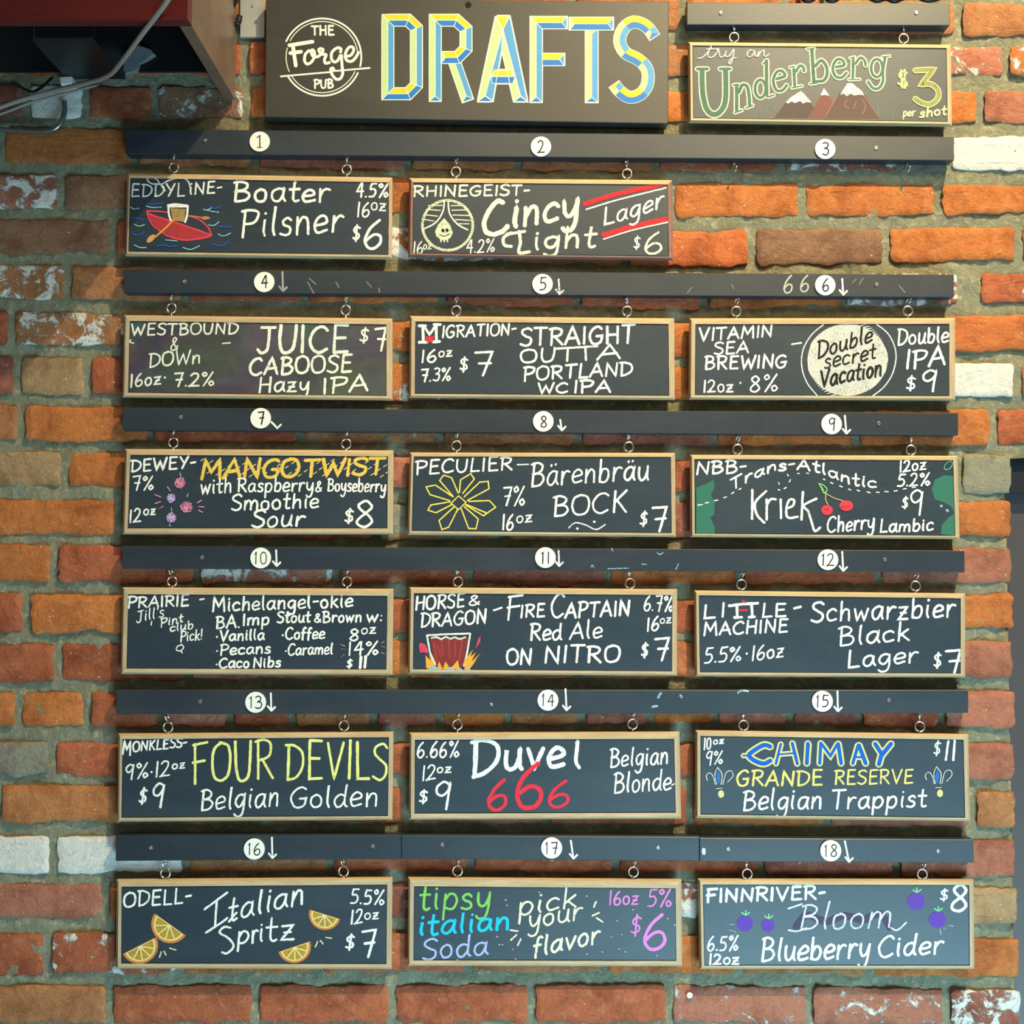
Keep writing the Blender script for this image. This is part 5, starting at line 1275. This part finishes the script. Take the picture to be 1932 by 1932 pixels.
# ---- numbered discs, arrows and chalk marks on the rails
DISCS = [(1,490,267,1),(2,1020.6,276.4,1),(3,1557,281,1),(4,498.4,532,2),(5,1023.6,535.8,2),(6,1557,538,2),(7,491.8,789,3),(8,1025,795,3),(9,1569,800,3),(10,491.8,1052.7,4),(11,1029,1052,4),(12,1562,1056,4),
 (13,482.3,1325,5),(14,1033.8,1321,5),(15,1551.7,1323,5),(16,479.7,1601.8,6),(17,1040.7,1599.8,7),(18,1567.4,1605,8)]
for n_, x, y, rk in DISCS:
    r = RAILS[rk][0]
    g = G()
    rr = .0166 * 1932 / 1932
    slab(g, disc_pts(x, y, RD + .0022, 19.6 / PX * .985, 36), disc_pts(x, y, RD - .0002, 19.6 / PX * .985, 36), .0003)
    dd = g.build('number_disc', m_disc, r)
    k = Ink(dd, x - 20, y - 20, 10, RD + .0023)
    s_ = str(n_)
    if len(s_) == 1: k.text(s_, [(200 - (30 if s_ == '1' else 55), 315), (200 + (30 if s_ == '1' else 62), 315)], 225, 26, sl=0, m=chalk(BLK, .95), name='numeral')
    else: k.text(s_, [(92 if s_ != '11' else 130, 310), (312 if s_ != '11' else 275, 310)], 220, 22, sl=0, m=chalk(BLK, .95), gap=2.4, name='numeral')
    if n_ == 1 or (n_ > 9 and n_ in (10,11,12,13,14,15,16,17,18)):
        x1_ = 170 if n_ == 1 else (112 if n_ != 11 else 150)
        g = G(); k.ribbon(g, [(x1_ - 25, 130), (x1_ + 12, 100)], 18, False)
        if n_ == 1: k.ribbon(g, [(x1_ - 20, 312), (x1_ + 75, 312)], 16, False)
        k.emit(g, chalk(BLK, .95), 'numeral')
AR = [((533,513),(534,549),2,.35),((1054,527),(1056,555),2,.5),((1589,526),(1591,556),2,.6),((512,796),(523,808),3,.6),((1057,792),(1060,812),3,.6),((1594,784),(1597,818),3,.7),((521,1038),(522,1068),4,.7),((1054,1039),(1055,1068),4,.5),((1589,1041),(1591,1077),4,.7),
 ((511,1308),(512,1341),5,.7),((1067,1300),(1069,1340),5,.7),((1580,1304),(1581,1342),5,.7),((513,1580),(514,1619),6,.7),((1077,1586),(1082,1620),7,.7),((1594,1587),(1602,1626),8,.7)]
for a, b_, rk, cv in AR:
    k = Ink(RAILS[rk][0], 0, 0, 1, RD + .00015)
    k.line(arr(a, b_, 9), 3.6, WHT, sm=False, cover=cv, name='chalk_arrow')
k = Ink(RAILS[2][0], 1280, 500, 3.578, RD + .00015)
k.text('6', [(705,190),(775,185)], 110, 11, cover=.45); k.text('6', [(818,180),(885,178)], 105, 11, cover=.45)
k.line([[(1175,120),(1200,95)],[(1220,130),(1245,90)],[(1490,140),(1530,185)],[(60,190),(90,150)],[(360,130),(372,160)]], 8, (.5,.5,.46), cover=.25)
k = Ink(RAILS[2][0], 220, 500, 3.578, RD + .00015)
k.line([[(1290,115),(1330,190)],[(1300,90),(1345,130)],[(1480,115),(1500,150)],[(1690,115),(1720,150)],[(1770,155),(1775,185)],[(1100,140),(1125,170)]], 9, (.5,.5,.46), cover=.25)
k = Ink(RAILS[4][0], 750, 1020, 3.513, RD + .00015)
k.line([[(1395,186),(1535,182)],[(1282,175),(1290,162),(1300,175)],[(1620,155),(1650,158)],[(1720,80),(1740,92),(1760,78)],[(1420,50),(1425,68)],[(1845,190),(1862,155)]], 7, (.35,.52,.64), cover=.5)
k = Ink(RAILS[5][0], 750, 1290, 3.45, RD + .00015)
k.line([[(1660,150),(1690,145)],[(1840,75),(1850,88)],[(1695,90),(1715,60)],[(610,130),(615,138)]], 16, (.35,.58,.80), cover=.5)
k = Ink(RAILS[5][0], 1290, 1290, 3.45, RD + .00015)
k.line([[(355,60),(375,45),(420,48)]], 14, (.45,.66,.74), cover=.5)
k = Ink(RAILS[8][0], 1290, 1565, 3.45, RD + .00015)
k.line([[(130,130),(132,155)]], 26, (.50,.72,.84), cover=.8)
